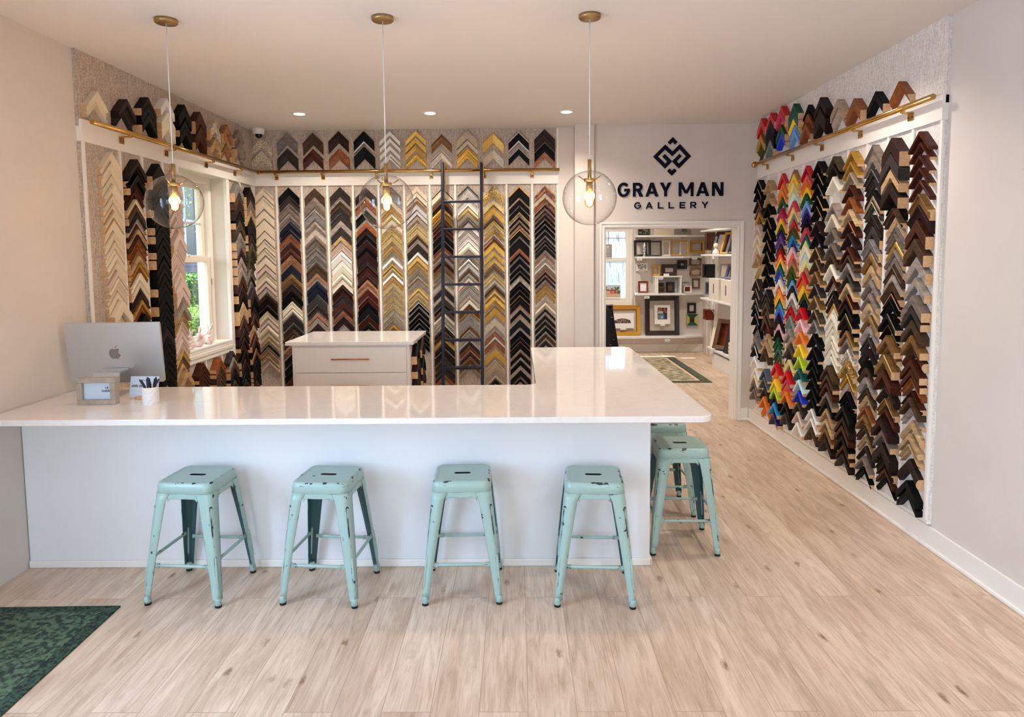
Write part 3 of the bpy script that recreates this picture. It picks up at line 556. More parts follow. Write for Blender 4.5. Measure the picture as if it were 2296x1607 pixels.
('L',5,6.745,0.212,'2420:63:bk:60 2355:60:mr:60 2289:74:tp:60 2209:74:tn:38 2123:74:bk:60 2044:81:bk:60 1944:60:mr:60 1870:81:ol:60 1777:60:ol:38 1710:87:ol:38 1603:60:gy:38 1536:54:dg:38 1478:63:gy:38 1408:77:dg:38 1316:84:bk:60 1224:56:db:60 1154:56:rb:60 1083:42:tp:38 1034:42:pc:38 984:49:to:38 927:56:rb:60 863:49:bk:60 799:49:gb:60 742:56:bk:60 678:63:bk:60 606:35:bk:60 563:63:bk:60 485:42:br:38'),
('L',6,5.600,0.200,'834:29:rb:60 792:29:rb:60 751:29:rb:60 709:29:rb:60 667:29:rb:60'),
('L',7,5.920,0.200,'829:31:ob:60 785:31:ob:60 741:31:br:60 697:31:br:60 653:31:br:60 606:31:br:60'),
('L',8,6.210,0.200,'847:32:dg:38 788:29:lt:38 749:64:br:60 656:58:bk:60 577:39:ol:60'),
('UL',0,4.360,0.200,'2790:84:cr:38'),
('UL',1,4.660,0.200,'2807:47:db:60 2757:51:dg^br:38'),
('UL',2,4.930,0.200,'2882:49:bk:60 2830:60:bk:60 2767:61:bk:60'),
('UL',3,5.200,0.200,'2937:57:wh:60 2835:47:iv:60 2784:78:iv:60'),
('UL',4,5.470,0.200,'2949:97:bk:60 2826:50:bk:60 2773:67:bk:60'),
('UL',5,5.740,0.200,'2948:102:rb:60 2826:47:br:60 2777:71:rb:38'),
('UL',6,6.010,0.200,'2925:82:iv:60 2780:74:tn:60'),
('UL',7,6.280,0.200,'2945:77:to:38 2858:69:tn:38 2778:69:to:38'),
('UL',8,6.570,0.200,'2948:81:lt:38 2852:67:lt:38 2783:63:lt:38')]

PLACE = {'B': (lambda c: (c, PY, 0), PI), 'TB': (lambda c: (c, PY, 0), PI), 'R': (lambda c: (PX, c, 0), PI/2), 'UR': (lambda c: (PX, c, 0), PI/2),
         'L': (lambda c: (QX, c, 0), -PI/2), 'UL': (lambda c: (QX, c, 0), -PI/2)}
def colname(w, i):
    if w == 'B': return ordw(i+1) + ' column of back wall'
    if w == 'TB': return ordw(i+1) + ' stack above back rail'
    if w == 'R': return ordw(i+1) + ' column from doorway, right wall'
    if w == 'UR': return ordw(i+1) + ' stack from doorway above right rail'
    if w == 'UL': return ordw(i+1) + ' stack above left rail'
    if i < 4: return ordw(i+1) + ' column of left wall'
    if i < 6: return ordw(i-3) + ' column right of the window'
    return ordw(i-5) + ' column under the window'
GROUPS = {'B': 'frame corner samples on the back wall', 'TB': 'frame corner samples on the back wall', 'R': 'frame corner samples on the right wall', 'UR': 'frame corner samples on the right wall', 'L': 'frame corner samples on the left wall', 'UL': 'frame corner samples on the left wall'}
samples = []
for w, i, c, wd, s in COLUMNS:
    rows = s.split()
    for k, tok in enumerate(rows):
        z, t, code, d = tok.split(':'); z = int(z)/1000; t = int(t)/1000; d = int(d)/1000
        li = lo_ = None
        if '/' in code: code, li = code.split('/')
        if '^' in code: code, lo_ = code.split('^')
        if w in ('B', 'R', 'L') and z > 2.446: z = 2.446
        if w in ('TB', 'UR', 'UL'): z = min(z, CEIL-.012)
        # depth varies a little between neighbouring mouldings
        rr = R.random()
        if d < .05: d *= .95 + .65*rr
        if t < .026: pf = 'thin'
        elif d > .05: pf = 'flat'
        else: pf = R.choice(('step', 'scoop', 'round', 'slope', 'flat'))
        if (li or lo_) and pf in ('thin', 'flat', 'round', 'slope') and t >= .03 and d < .05: pf = 'step'
        X, Y = PLACE[w][0](c)[:2]
        dist = math.hypot(X, Y)
        face = abs(Y)/dist if w in ('B', 'TB') else abs(X)/dist
        side = 1 - face
        area = wd * (t*face + d*side*.8) * (1/dist)**2
        # what stands in front hides some of them
        if w == 'B' and z < .7: area *= .3
        if w == 'B' and 2 <= i <= 6 and z < 1.05: area *= .2
        if w == 'L' and i < 3 and z < 1.25: area *= .1
        if w == 'R' and i == 10: area *= .35
        if w == 'UL' and i == 0: area *= .2
        if w == 'UR' and i > 6: area *= .4
        if w == 'UL' and z > 2.93 or w == 'UR' and z > 2.93: area *= .6
        samples.append([area, w, i, c, wd, k, z, t, d, code, li, lo_, pf])
order = sorted(range(len(samples)), key=lambda q: -samples[q][0])
single = set(order[:300])
rest = MB(); rest_mats = []
def slot(m):
    if m not in rest_mats: rest_mats.append(m)
    return rest_mats.index(m)
raw_dark = M_RAW
for q, (area, w, i, c, wd, k, z, t, d, code, li, lo_, pf) in enumerate(samples):
    body = pmat(code)
    endm = body if (code in ('bk', 'db', 'mr', 'nv', 'rb', 'br', 'ob', 'dg', 'ol') and R.random() < .55) else M_RAW
    if code == 'iv' and w in ('TB', 'UL') and (w == 'TB' or i == 6): body = M_ORNATE
    if w == 'R' and i == 7 and code in ('gd', 'sv') and t > .035 and z < 1.6: body = M_ROPE
    if w == 'B' and i == 11 and code == 'ob': body = M_BAMBOO
    if w == 'B' and i in (8, 9) and k == 0: body = M_GRID if i == 9 else body
    if code == 'iv' and w == 'R' and i == 7: body = M_ORNATE
    wj = wd * (1 + (R.random()-.5)*.03)
    vs, fs, ms = chevron(wj, t, d, pf, lo_, li)
    mats = [body, pmat(lo_) if lo_ else body, pmat(li) if li else body, endm]
    loc = Vector(PLACE[w][0](c + (R.random()-.5)*.006)); loc.z = z; rz = PLACE[w][1]
    if q in single:
        width = 'thin' if t < .027 else ('wide' if t > .07 else 'narrow' if t < .045 else 'medium')
        me = MB(); me.v = vs; me.f = [list(f) for f in fs]; me.m = ms; me.sm = [False]*len(fs)
        o = me.build('frame_corner_sample', mats)
        o.location = loc; o.rotation_euler = (0, 0, rz)
        nm = PAL[code][0]
        setp(o, '%s %s frame corner, %s from top, %s' % (width, nm, ordw(k+1), colname(w, i)), 'frame sample', GROUPS[w])
    else:
        M = Matrix.Translation(loc) @ Matrix.Rotation(rz, 4, 'Z')
        b0 = len(rest.v); rest.v += [tuple(M @ Vector(v)) for v in vs]
        for f, mi in zip(fs, ms):
            rest.f.append([a+b0 for a in f]); rest.m.append(slot(mats[mi])); rest.sm.append(False)
rest.build('frame_corner_sample', rest_mats, label='all the smaller frame corner samples filling the walls between the larger ones', cat='frame sample', kind='stuff')

# ------------------------------------------------------------------ brass rails
def rail(nm, pts, brackets, label, wallaxis, flange=None):
    o = empty(nm, pts[0], label, 'rail')
    part(MB().tube(pts, .0165, 14), 'tube', M_BRASS, o)
    for p in brackets:
        b = MB()
        if wallaxis == 'y':
            b.box(p[0]-.019, p[0]+.019, PY-.024, PY-.018, p[2]-.075, p[2]-.03, 0, .003); b.box(p[0]-.012, p[0]+.012, p[1]-.006, PY-.02, p[2]-.034, p[2]-.024, 0, .003); b.box(p[0]-.012, p[0]+.012, p[1]-.010, p[1]+.01, p[2]-.03, p[2]-.012, 0, .003)
            b.tube([(p[0], PY-.0245, p[2]-.055), (p[0], PY-.0255, p[2]-.055)], .006, 8, 1)
        else:
            s = 1 if p[0] > 0 else -1; wx = (PX-.018) if s > 0 else (QX+.018)
            b.box(wx-s*.006, wx, p[1]-.03, p[1]+.03, p[2]-.075, p[2]-.03, 0, .003); b.box(p[0], wx-s*.004, p[1]-.012, p[1]+.012, p[2]-.034, p[2]-.024, 0, .003); b.box(p[0]-.010, p[0]+.010, p[1]-.012, p[1]+.012, p[2]-.03, p[2]-.012, 0, .003)
            for dy in (-.02, .02): b.tube([(wx-s*.0065, p[1]+dy, p[2]-.055), (wx-s*.0075, p[1]+dy, p[2]-.055)], .005, 8, 1)
        part(b, 'bracket', [M_BRASS, M_BLACK], o)
    if flange:
        b = MB(); M = Matrix.Translation(flange) @ Matrix.Rotation(PI/2, 4, 'X')
        b.lathe([(0, 0), (.03, 0), (.03, .02), (.018, .03), (.0, .03)], 16)
        b.v = [tuple(M @ Vector(v)) for v in b.v]; part(b, 'end_cap', M_BRASS, o)
    return o
ZT = 2.588
rail('brass_rail', [(-2.635, 6.91, ZT), (.44, 6.91, ZT)], [(x, 6.91, ZT) for x in (-2.467, -1.988, -1.433, -.873, -.328, .162)], 'polished brass ladder rail along the back wall', 'y')
rl = rail('brass_rail', [(-2.635, 4.22, ZT-.02), (-2.635, 6.90, ZT-.005)], [(-2.635, y, ZT-.012) for y in (4.635, 5.219, 5.887, 6.478)], 'polished brass ladder rail along the left wall', 'x')
part(MB().sphere((-2.635, 6.905, ZT-.003), .024), 'corner_joint', M_BRASS, rl)
rail('brass_rail', [(2.31, 3.80, ZT-.01), (2.31, 6.58, ZT-.01)], [(2.31, y, ZT-.01) for y in (6.379, 5.808, 5.258, 4.681, 4.094)], 'polished brass ladder rail along the right wall', 'x', (2.31, 6.60, ZT-.01))

# ------------------------------------------------------------------ rolling ladder
lad = empty('library_ladder', (-.55, 6.5, 0), 'dark navy rolling library ladder leaning on the back brass rail', 'ladder')
def ly(z): return 6.515 + (6.835-6.515)*z/2.65
LXL, LXR = -.742, -.352
for x in (LXL, LXR):
    b = MB(); n = Vector((0, ly(1)-ly(0), 1)).normalized()
    M = Matrix(((1, 0, 0, x), (0, n.z, n.y, ly(.02)), (0, -n.y, n.z, .02), (0, 0, 0, 1)))
    b.box(-.014, .014, -.035, .035, 0, 2.63/n.z, 0, .006, M)
    part(b, 'stile', M_NAVY, lad)
    part(MB().box(x-.02, x+.02, ly(0)-.045, ly(0)+.045, 0, .03, 0, .008), 'foot', M_BLACK, lad)
    # brass roller hook over the rail
    s = .024 if x == LXL else .022
    hx = x + s
    b = MB(); yy = ly(2.45)
    b.box(hx-.006, hx+.006, yy-.01, yy+.012, 2.36, 2.66, 0, .003)
    b.box(hx-.006, hx+.006, yy, 6.93, 2.60, 2.64, 0, .003)
    part(b, 'roller_hook', M_BRASS, lad)
    b = MB().tube([(hx-.009, 6.885, 2.612), (hx+.012, 6.885, 2.612)], .012, 14)
    part(b, 'roller', M_BRASS, lad)
for k in range(9):
    z = 2.262 - .2755*k
    b = MB().box(LXL+.010, LXR-.010, ly(z)-.045, ly(z)+.045, z-.011, z+.011, 0, .005)
    part(b, 'tread', M_NAVY, lad)

# ------------------------------------------------------------------ counter
ct = 0.91
def rounded(poly, rads, n=8):
    out = []
    m = len(poly)
    for i in range(m):
        p = Vector(poly[i]); a = Vector(poly[i-1]); b_ = Vector(poly[(i+1) % m]); r = rads[i]
        if r <= 0: out.append((p.x, p.y)); continue
        d1 = (a-p).normalized(); d2 = (b_-p).normalized(); ang = d1.angle(d2); l = r/math.tan(ang/2)
        c = p + (d1+d2).normalized()*(r/math.sin(ang/2)); s = p+d1*l; e = p+d2*l
        a0 = math.atan2(s.y-c.y, s.x-c.x); a1 = math.atan2(e.y-c.y, e.x-c.x)
        da = (a1-a0+PI) % (2*PI) - PI
        for k in range(n+1): out.append((c.x+r*math.cos(a0+da*k/n), c.y+r*math.sin(a0+da*k/n)))
    return out
top = rounded([(-2.735, 3.30), (.985, 3.30), (.985, 5.86), (.115, 5.86), (.115, 4.155), (-2.735, 4.155)], [0, .07, .07, .02, .07, 0])
b = MB()
cx_, cy_ = -.4, 3.9
b.prism([(x-cx_, y-cy_) for x, y in top], 0, .032)
wt = b.build('worktop', M_QUARTZ, loc=(cx_, cy_, ct-.032), label='polished white quartz L-shaped worktop on the shop counter', cat='worktop')
bv = wt.modifiers.new('edge', 'BEVEL'); bv.width = .005; bv.segments = 3; bv.limit_method = 'ANGLE'; bv.angle_limit = 1.0
cb = empty('shop_counter', (-.9, 3.9, 0), 'white painted L-shaped counter base behind the mint stools', 'counter')
part(MB().box(-2.735, .725, 3.60, 3.63, 0, ct-.032, 0, .002), 'front_panel', M_PANEL, cb)
part(MB().box(.695, .725, 3.63, 5.82, 0, ct-.032, 0, .002), 'side_panel', M_PANEL, cb)
part(MB().box(-2.735, .15, 4.10, 4.12, 0, ct-.032), 'back_panel', M_PANEL, cb)
part(MB().box(.15, .17, 4.12, 5.82, 0, ct-.032), 'back_panel', M_PANEL, cb)
part(MB().box(.15, .725, 5.80, 5.82, 0, ct-.032), 'end_panel', M_PANEL, cb)
b = MB(); b.box(-2.735, .737, 3.588, 3.60, 0, .042, 0, .005); b.box(.725, .737, 3.588, 5.82, 0, .042, 0, .005); part(b, 'base_moulding', M_TRIM, cb)
b = MB(); b.box(.02, .11, 4.17, 4.19, .68, .80)
# a small outlet box on the inner end of the counter
b = MB().box(.138, .150, 4.36, 4.44, .70, .82, 0, .003); part(b, 'outlet_plate', M_WHITE, cb)

# ------------------------------------------------------------------ stools
def mint(name, EW, rim=False):
    m = bpy.data.materials.new(name); m.use_nodes = True; nt = m.node_tree; N = nt.nodes.new; K = nt.links.new
    b = nt.nodes['Principled BSDF']; b.inputs['Roughness'].default_value = .33
    tc = N('ShaderNodeTexCoord')
    oi = N('ShaderNodeObjectInfo'); wr = N('ShaderNodeMath'); wr.operation = 'MULTIPLY'; wr.inputs[1].default_value = 37.; K(oi.outputs['Random'], wr.inputs[0])
    n = N('ShaderNodeTexNoise'); n.noise_dimensions = '4D'; K(wr.outputs[0], n.inputs['W']); n.inputs['Scale'].default_value = 26; n.inputs['Detail'].default_value = 6; K(tc.outputs['Object'], n.inputs['Vector'])
    bev = N('ShaderNodeBevel'); bev.samples = 4; bev.inputs['Radius'].default_value = .007
    geo = N('ShaderNodeNewGeometry')
    dt = N('ShaderNodeVectorMath'); dt.operation = 'DOT_PRODUCT'; K(bev.outputs[0], dt.inputs[0]); K(geo.outputs['Normal'], dt.inputs[1])
    inv = N('ShaderNodeMath'); inv.operation = 'SUBTRACT'; inv.inputs[0].default_value = 1; K(dt.outputs['Value'], inv.inputs[1])
    a = N('ShaderNodeMath'); a.operation = 'MULTIPLY_ADD'; a.inputs[1].default_value = .75; K(inv.outputs[0], a.inputs[0]); K(n.outputs['Fac'], a.inputs[2])
    ac = a.outputs[0]
    if rim:      # paint rubbed off along the rim of the seat
        sx_ = N('ShaderNodeSeparateXYZ'); K(tc.outputs['Object'], sx_.inputs[0]); ab = []
        for q in ('X', 'Y'):
            t = N('ShaderNodeMath'); t.operation = 'ABSOLUTE'; K(sx_.outputs[q], t.inputs[0]); ab.append(t)
        mxn = N('ShaderNodeMath'); mxn.operation = 'MAXIMUM'; K(ab[0].outputs[0], mxn.inputs[0]); K(ab[1].outputs[0], mxn.inputs[1])
        m1 = N('ShaderNodeMapRange'); m1.inputs[1].default_value = .123; m1.inputs[2].default_value = .136; m1.inputs[4].default_value = .165; K(mxn.outputs[0], m1.inputs[0])
        m2 = N('ShaderNodeMapRange'); m2.inputs[1].default_value = .594; m2.inputs[2].default_value = .604; K(sx_.outputs['Z'], m2.inputs[0])
        mm_ = N('ShaderNodeMath'); mm_.operation = 'MULTIPLY'; K(m1.outputs[0], mm_.inputs[0]); K(m2.outputs[0], mm_.inputs[1])
        ad_ = N('ShaderNodeMath'); ad_.operation = 'ADD'; K(ac, ad_.inputs[0]); K(mm_.outputs[0], ad_.inputs[1]); ac = ad_.outputs[0]
    r = N('ShaderNodeValToRGB'); e = r.color_ramp.elements; e[0].position = EW; e[0].color = (0, 0, 0, 1); e[1].position = EW+.025; e[1].color = (1, 1, 1, 1); K(ac, r.inputs['Fac'])
    mx = N('ShaderNodeMix'); mx.data_type = 'RGBA'; mx.inputs['A'].default_value = lin((158, 184, 175)); mx.inputs['B'].default_value = lin((34, 44, 60)); K(r.outputs['Color'], mx.inputs['Factor'])
    K(mx.outputs['Result'], b.inputs['Base Color'])
    return m
M_MINT = mint('worn_mint_paint', .655); M_SEAT = mint('worn_mint_seat', .705, True)
M_WORN = mat('rubbed_mint_paint', (156, 182, 173), .4, 0, 'noise', (26, 34, 48), 40, amount=.14, stretch=(1, 1, .35))
def stool_parts():
    P = []
    # seat: rounded square pan with a handle slot, dished top and a skirt
    S = MB(); h = .141; rc = .042
    def ring(hw, z, r, n=6): return [(x, y, z) for x, y in rounded([(-hw, -hw), (hw, -hw), (hw, hw), (-hw, hw)], [r]*4, n)]
    levels = [(h+.006, .552, rc), (h+.005, .585, rc), (h+.002, .602, rc), (h-.006, .609, rc*.95), (h-.014, .6095, rc*.85), (h-.020, .606, rc*.7)]
    rings = [ring(*l) for l in levels]; n = len(rings[0]); vs = [v for q in rings for v in q]; fs = []
    for i in range(len(rings)-1):
        for k in range(n): fs.append((i*n+k, i*n+(k+1) % n, (i+1)*n+(k+1) % n, (i+1)*n+k))
    S.add(vs, fs, 0, True)
    # top with the slot cut out: bridge the last ring to a slot loop
    sl = [(x, y, .606) for x, y in rounded([(-.042, -.014), (.042, -.014), (.042, .014), (-.042, .014)], [.0135]*4, 6)]
    S.add(rings[-1] + sl, [(k, (k+1) % n, n+(k+1) % n, n+k) for k in range(n)], 0)
    sl2 = [(x*.97, y*.9, .592) for x, y, z in sl]
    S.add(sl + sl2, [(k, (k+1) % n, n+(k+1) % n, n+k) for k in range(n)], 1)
    # underside pan
    S.add([(x*.985, y*.985, .55) for x, y, z in rings[0]] + [(x, y, z) for x, y, z in rings[0]], [(k, (k+1) % n, n+(k+1) % n, n+k) for k in range(n)], 0)
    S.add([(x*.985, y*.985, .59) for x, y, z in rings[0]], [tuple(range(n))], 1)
    P.append(('seat', S, [M_SEAT, M_BLACK]))
    # apron rails between the legs
    for q in range(4):
        A = MB(); M = Matrix.Rotation(q*PI/2, 4, 'Z')
        A.prism([(-.078, .555), (-.078, .512), (-.064, .528), (.064, .528), (.078, .512), (.078, .555)], -.147, -.143, 0, 'y', M)
        A.box(-.10, .10, -.143, -.128, .527, .531, 0, 0, M)
        P.append(('apron', A, [M_MINT]))
    # legs: folded sheet, wide at the top and narrow at the foot, splayed outwards
    for q in range(4):
        Lg = MB(); M = Matrix.Rotation(q*PI/2, 4, 'Z'); lv = []
        N = 14
        for i in range(N+1):
            f = i/N; z = .556 - f*(.556-.035); c = -.148 - f*.048 - (.003*math.sin(PI*f)); wv = .036*(1-f) + .034 + (.012 if f < .04 else 0); r = .026*(1-f) + .011
            o = [(c+wv, c)]
            for k in range(7):
                a = -PI/2 - k/6*PI/2; o.append((c+r + r*math.cos(a), c+r + r*math.sin(a)))
            o.append((c, c+wv)); th = .0035
            inn = [(c+wv, c+th)] + [(c+r + (r-th)*math.cos(-PI/2-k/6*PI/2), c+r + (r-th)*math.sin(-PI/2-k/6*PI/2)) for k in range(7)] + [(c+th, c+wv)]
            lv.append([(x, y, z) for x, y in o + inn[::-1]])
        n = len(lv[0]); vs = [M @ Vector(v) for q_ in lv for v in q_]; fs = []; 
        for i in range(N):
            z = lv[i][0][2]
            for k in range(n):
                fs.append((i*n+k, i*n+(k+1) % n, (i+1)*n+(k+1) % n, (i+1)*n+k))
        b0 = len(Lg.v); Lg.v += [tuple(v) for v in vs]
        for j, f in enumerate(fs):
            i, k = divmod(j, n); z = lv[i][0][2]
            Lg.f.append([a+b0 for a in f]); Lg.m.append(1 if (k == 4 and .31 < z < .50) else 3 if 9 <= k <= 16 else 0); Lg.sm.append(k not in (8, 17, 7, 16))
        Lg.f.append([b0+k for k in range(n)]); Lg.m.append(0); Lg.sm.append(False)
        Lg.f.append([b0+N*n+k for k in range(n)]); Lg.m.append(0); Lg.sm.append(False)
        # pressed rib low on the corner and a round hole high up
        def cp(z, out):
            f = (.556-z)/(.556-.035); c = -.148 - f*.048 - .003*math.sin(PI*f); r = .026*(1-f)+.011; k = c + r*(1-math.cos(PI/4)) - out
            return M @ Vector((k, k, z))
        Lg.tube([cp(.25, -.003), cp(.24, -.001), cp(.17, -.001), cp(.10, -.001), cp(.09, -.003)], .006, 8, 0, True, True, [.003, .006, .0065, .006, .002])
        e = cp(.485, -.002); dv = (M @ Vector((-1, -1, 0))).normalized()
        Lg.tube([e, e + dv*.0025], .008, 10, 2)
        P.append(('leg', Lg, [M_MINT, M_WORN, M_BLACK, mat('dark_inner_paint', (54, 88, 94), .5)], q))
        c = -.196
        F = MB(); ctr = M @ Vector((c+.013, c+.013, 0))
        F.lathe([(.0125, .0), (.0158, .001), (.0162, .010), (.0145, .013)], 14, (ctr.x, ctr.y, 0), 0)
        P.append(('rubber_foot', F, [M_BLACK], q))
        F2 = MB().lathe([(.015, .012), (.0168, .014), (.0165, .042), (.013, .047)], 14, (ctr.x, ctr.y, 0), 0)
        P.append(('foot_collar', F2, [M_MINT], q))
    # four stretchers, pressed flat at the ends
    for q in range(4):
        z = .200 if q % 2 == 0 else .226
        f = (.556-z)/(.556-.035); c = -.148-f*.048
        T = MB(); M = Matrix.Rotation(q*PI/2, 4, 'Z'); y = c+.006
        T.tube([M @ Vector((-.125, y, z)), M @ Vector((-.10, y, z)), M @ Vector((.10, y, z)), M @ Vector((.125, y, z))], .008, 8, 0, True, True, [.005, .0085, .0085, .005])
        T.box(-.150, -.115, y-.003, y+.003, z-.010, z+.010, 0, 0, M); T.box(.115, .150, y-.003, y+.003, z-.010, z+.010, 0, 0, M)
        P.append(('stretcher', T, [M_MINT]))
    return P
SP = stool_parts(); SM = []
for p in SP: SM.append((p[0], p[1].mesh(p[0], p[2]), p[3] if len(p) > 3 else None))
def stool(x, y, rz, label):
    r = empty('stool', (x, y, 0), label, 'stool', 'mint metal stools at the counter', rz)
    legs = {}
    for nm, me, q in SM:
        o = bpy.data.objects.new(nm, me); COL.objects.link(o)
        o.parent = legs[q] if nm in ('rubber_foot', 'foot_collar') else r
        if nm == 'leg': legs[q] = o
        if nm == 'rubber_foot': o['label'] = 'black rubber foot'
    return r
stool(-1.655, 3.362, -.077, 'worn mint metal stool at far left, below the monitor end')
stool(-.976, 3.356, -.09, 'worn mint metal stool second from left, in front of counter')
stool(-.288, 3.368, .03, 'worn mint metal stool third from left, in front of counter')
stool(.381, 3.333, -.06, 'worn mint metal stool nearest the counter corner, in the front row')
stool(.958, 3.90, -.03, 'worn mint metal stool standing at the right side of the counter')
stool(.962, 4.46, .02, 'mint metal stool mostly hidden behind the one beside the counter')

# ------------------------------------------------------------------ island drawer cabinet
isl = empty('drawer_cabinet', (-1.43, 6.04, 0), 'white drawer cabinet with quartz top in front of back wall', 'cabinet')
iz = 1.0
part(MB().box(-1.935, -.925, 5.68, 6.42, .0, iz-.032, 0, .002), 'body', M_CAB, isl)
b = MB().box(-1.98, -.885, 5.64, 6.44, iz-.032, iz, 0, .004); part(b, 'quartz_top', M_QUARTZ, isl)
zz = .952
for k, h in enumerate((.222, .24, .24, .2)):
    d_ = part(MB().box(-1.907, -.953, 5.664, 5.682, zz-h, zz-.004, 0, .0025), 'drawer', M_CAB, isl)
    hz = zz - h*.47
    b = MB().tube([(-1.59, 5.635, hz), (-1.265, 5.635, hz)], .0065, 10)
    for x in (-1.54, -1.315): b.tube([(x, 5.635, hz), (x, 5.665, hz)], .0045, 8)
    part(b, 'handle', M_COPPER, d_, label='rose brass bar handle')
    zz -= h
# loose corner samples hung on the cabinet's right side
for k, (y, z, t, d, code) in enumerate(((5.86, .955, .07, .05, 'bk'), (6.18, .965, .07, .05, 'db'), (5.86, .82, .06, .055, 'mr'), (6.18, .80, .06, .055, 'bk'), (5.86, .70, .06, .05, 'db'), (6.18, .68, .06, .055, 'mr'))):
    vs, fs, ms = chevron(.21, t, d, 'flat', None, None)
    me = MB(); me.v = vs; me.f = [list(f) for f in fs]; me.m = ms; me.sm = [False]*len(fs)
    o = me.build('frame_corner_sample', [pmat(code), pmat(code), pmat(code), M_RAW]); o.location = (-.9245, y, z); o.rotation_euler = (0, 0, -PI/2)
    setp(o, "%s frame corner hung on drawer cabinet's right side, %s of the %s stack" % (PAL[code][0], ('top', 'middle', 'bottom')[k//2], ('near', 'far')[k % 2]), 'frame sample', 'frame corner samples on the drawer cabinet')

# ------------------------------------------------------------------ globe pendants
M_BULB = emis('bulb_filament', (255, 214, 150), 38)
M_AMBER = glass('bulb_glass', (255, 226, 170), .4)
for k, (px_, lab) in enumerate(((-1.905, 'clear glass globe pendant on the left, before the window'), (-.722, 'clear glass globe pendant in the middle, before the back wall'), (.405, 'clear glass globe pendant on the right, left of the shop sign'))):
    py_, pz_ = 3.75, (2.031, 2.021, 2.034)[k]; r_ = .15
    g = empty('pendant_light', (px_, py_, CEIL), lab, 'pendant light', 'globe pendants over the counter')
    c = (px_, py_, 0)
    part(MB().lathe([(0, CEIL-.022), (.055, CEIL-.022), (.06, CEIL-.016), (.06, CEIL)], 24, c), 'canopy', M_BRUSHED, g)
    part(MB().tube([(px_, py_, CEIL-.02), (px_, py_, pz_+.205)], .0028, 8), 'cord', M_WHITE, g)
    b = MB()
    b.lathe([(0, pz_+.21), (.0105, pz_+.21), (.0105, pz_+.104)], 16, c)
    b.lathe([(.0, pz_+.106), (.030, pz_+.106), (.032, pz_+.100), (.032, pz_+.090), (.0, pz_+.088)], 20, c)
    b.lathe([(.0185, pz_+.090), (.0185, pz_+.035), (0, pz_+.035)], 20, c)
    part(b, 'lamp_holder', M_BRUSHED, g)
    b = MB()
    for a in (.4, 2.5, 4.6):
        b.tube([(px_+.03*math.cos(a), py_+.03*math.sin(a), pz_+.097), (px_+.070*math.cos(a), py_+.070*math.sin(a), pz_+.125)], .0035, 8)
    part(b, 'spring_arm', M_BRUSHED, g)
    prof = []
    t0 = .075
    for i in range(29):
        t = t0 + (PI-t0)*i/28; prof.append((r_*math.sin(t), pz_ + r_*math.cos(t)))
    gb_ = part(MB().lathe([(.0115, prof[0][1]+.004)] + prof, 48, c, 0, True, False), 'globe', M_GLASS, g)
    part(MB().lathe([(.012, pz_+.036), (.013, pz_+.026), (.024, pz_-.004), (.0275, pz_-.02), (.024, pz_-.038), (.012, pz_-.05), (0, pz_-.053)], 20, c), 'bulb', M_AMBER, g)
    b = MB()
    for a in range(4):
        aa = a*PI/2+.4; b.tube([(px_+.006*math.cos(aa), py_+.006*math.sin(aa), pz_+.022), (px_+.012*math.cos(aa), py_+.012*math.sin(aa), pz_-.01), (px_+.006*math.cos(aa), py_+.006*math.sin(aa), pz_-.034)], .0042, 6)
    part(b, 'filament', M_BULB, g)
    L = bpy.data.lights.new('pendant_bulb', 'POINT'); L.energy = 7; L.color = (1, .78, .52); L.shadow_soft_size = .03
    lo_ = bpy.data.objects.new('pendant_bulb', L); COL.objects.link(lo_); lo_.location = (px_, py_, pz_-.01)

# ------------------------------------------------------------------ downlights and camera
M_LED = emis('downlight_lens', (255, 240, 222), 30)
DOWN = [(-1.965, 6.18), (-.78, 6.20), (.46, 6.20)]
for k, (x, y) in enumerate(DOWN):
    g = empty('downlight', (x, y, CEIL), 'lit recessed downlight, %s of three above the back wall' % ('leftmost', 'middle', 'rightmost')[k], 'downlight', 'ceiling downlights')
    part(MB().lathe([(.048, CEIL-.006), (.066, CEIL-.008), (.072, CEIL-.001), (.072, CEIL)], 28, (x, y, 0), 0, True, False), 'trim_ring', M_WHITE, g)
    part(MB().lathe([(0, CEIL-.0055), (.048, CEIL-.0055)], 24, (x, y, 0)), 'lens', M_LED, g)
cam_ = empty('security_camera', (-2.66, 6.86, CEIL), 'small white dome security camera on ceiling in the back left corner', 'camera')
part(MB().lathe([(.0, CEIL-.06), (.045, CEIL-.06), (.055, CEIL-.05), (.058, CEIL-.01), (.058, CEIL)], 24, (-2.60, 6.86, 0)), 'housing', M_WHITE, cam_)
part(MB().sphere((-2.60, 6.86, CEIL-.062), .036, 18, 12), 'dome', mat('smoked_dome', (10, 12, 24), .08), cam_, label='dark dome lens')

# ------------------------------------------------------------------ things on the counter
M_ALU = mat('silver_aluminium', (204, 206, 208), .32, .75)
mon = empty('desktop_monitor', (-2.39, 3.98, ct), 'silver desktop computer seen from behind on the counter left end', 'monitor', rz=.09)
def loc_part(b, name, m, parent, **k): return b.build(name, m, parent, **k)
tilt = Matrix.Translation((0, 0, .245)) @ Matrix.Rotation(.10, 4, 'X')
b = MB().prism(rounded([(-.272, -.185), (.272, -.185), (.272, .185), (-.272, .185)], [.012]*4, 5), -.014, .004, 0, 'y', tilt)
loc_part(b, 'back_shell', M_ALU, mon)
b = MB().prism(rounded([(-.271, -.184), (.271, -.184), (.271, .184), (-.271, .184)], [.012]*4, 5), .004, .008, 0, 'y', tilt)
loc_part(b, 'screen', mat('screen_glass', (12, 12, 14), .1), mon, label='dark glass screen on far side')
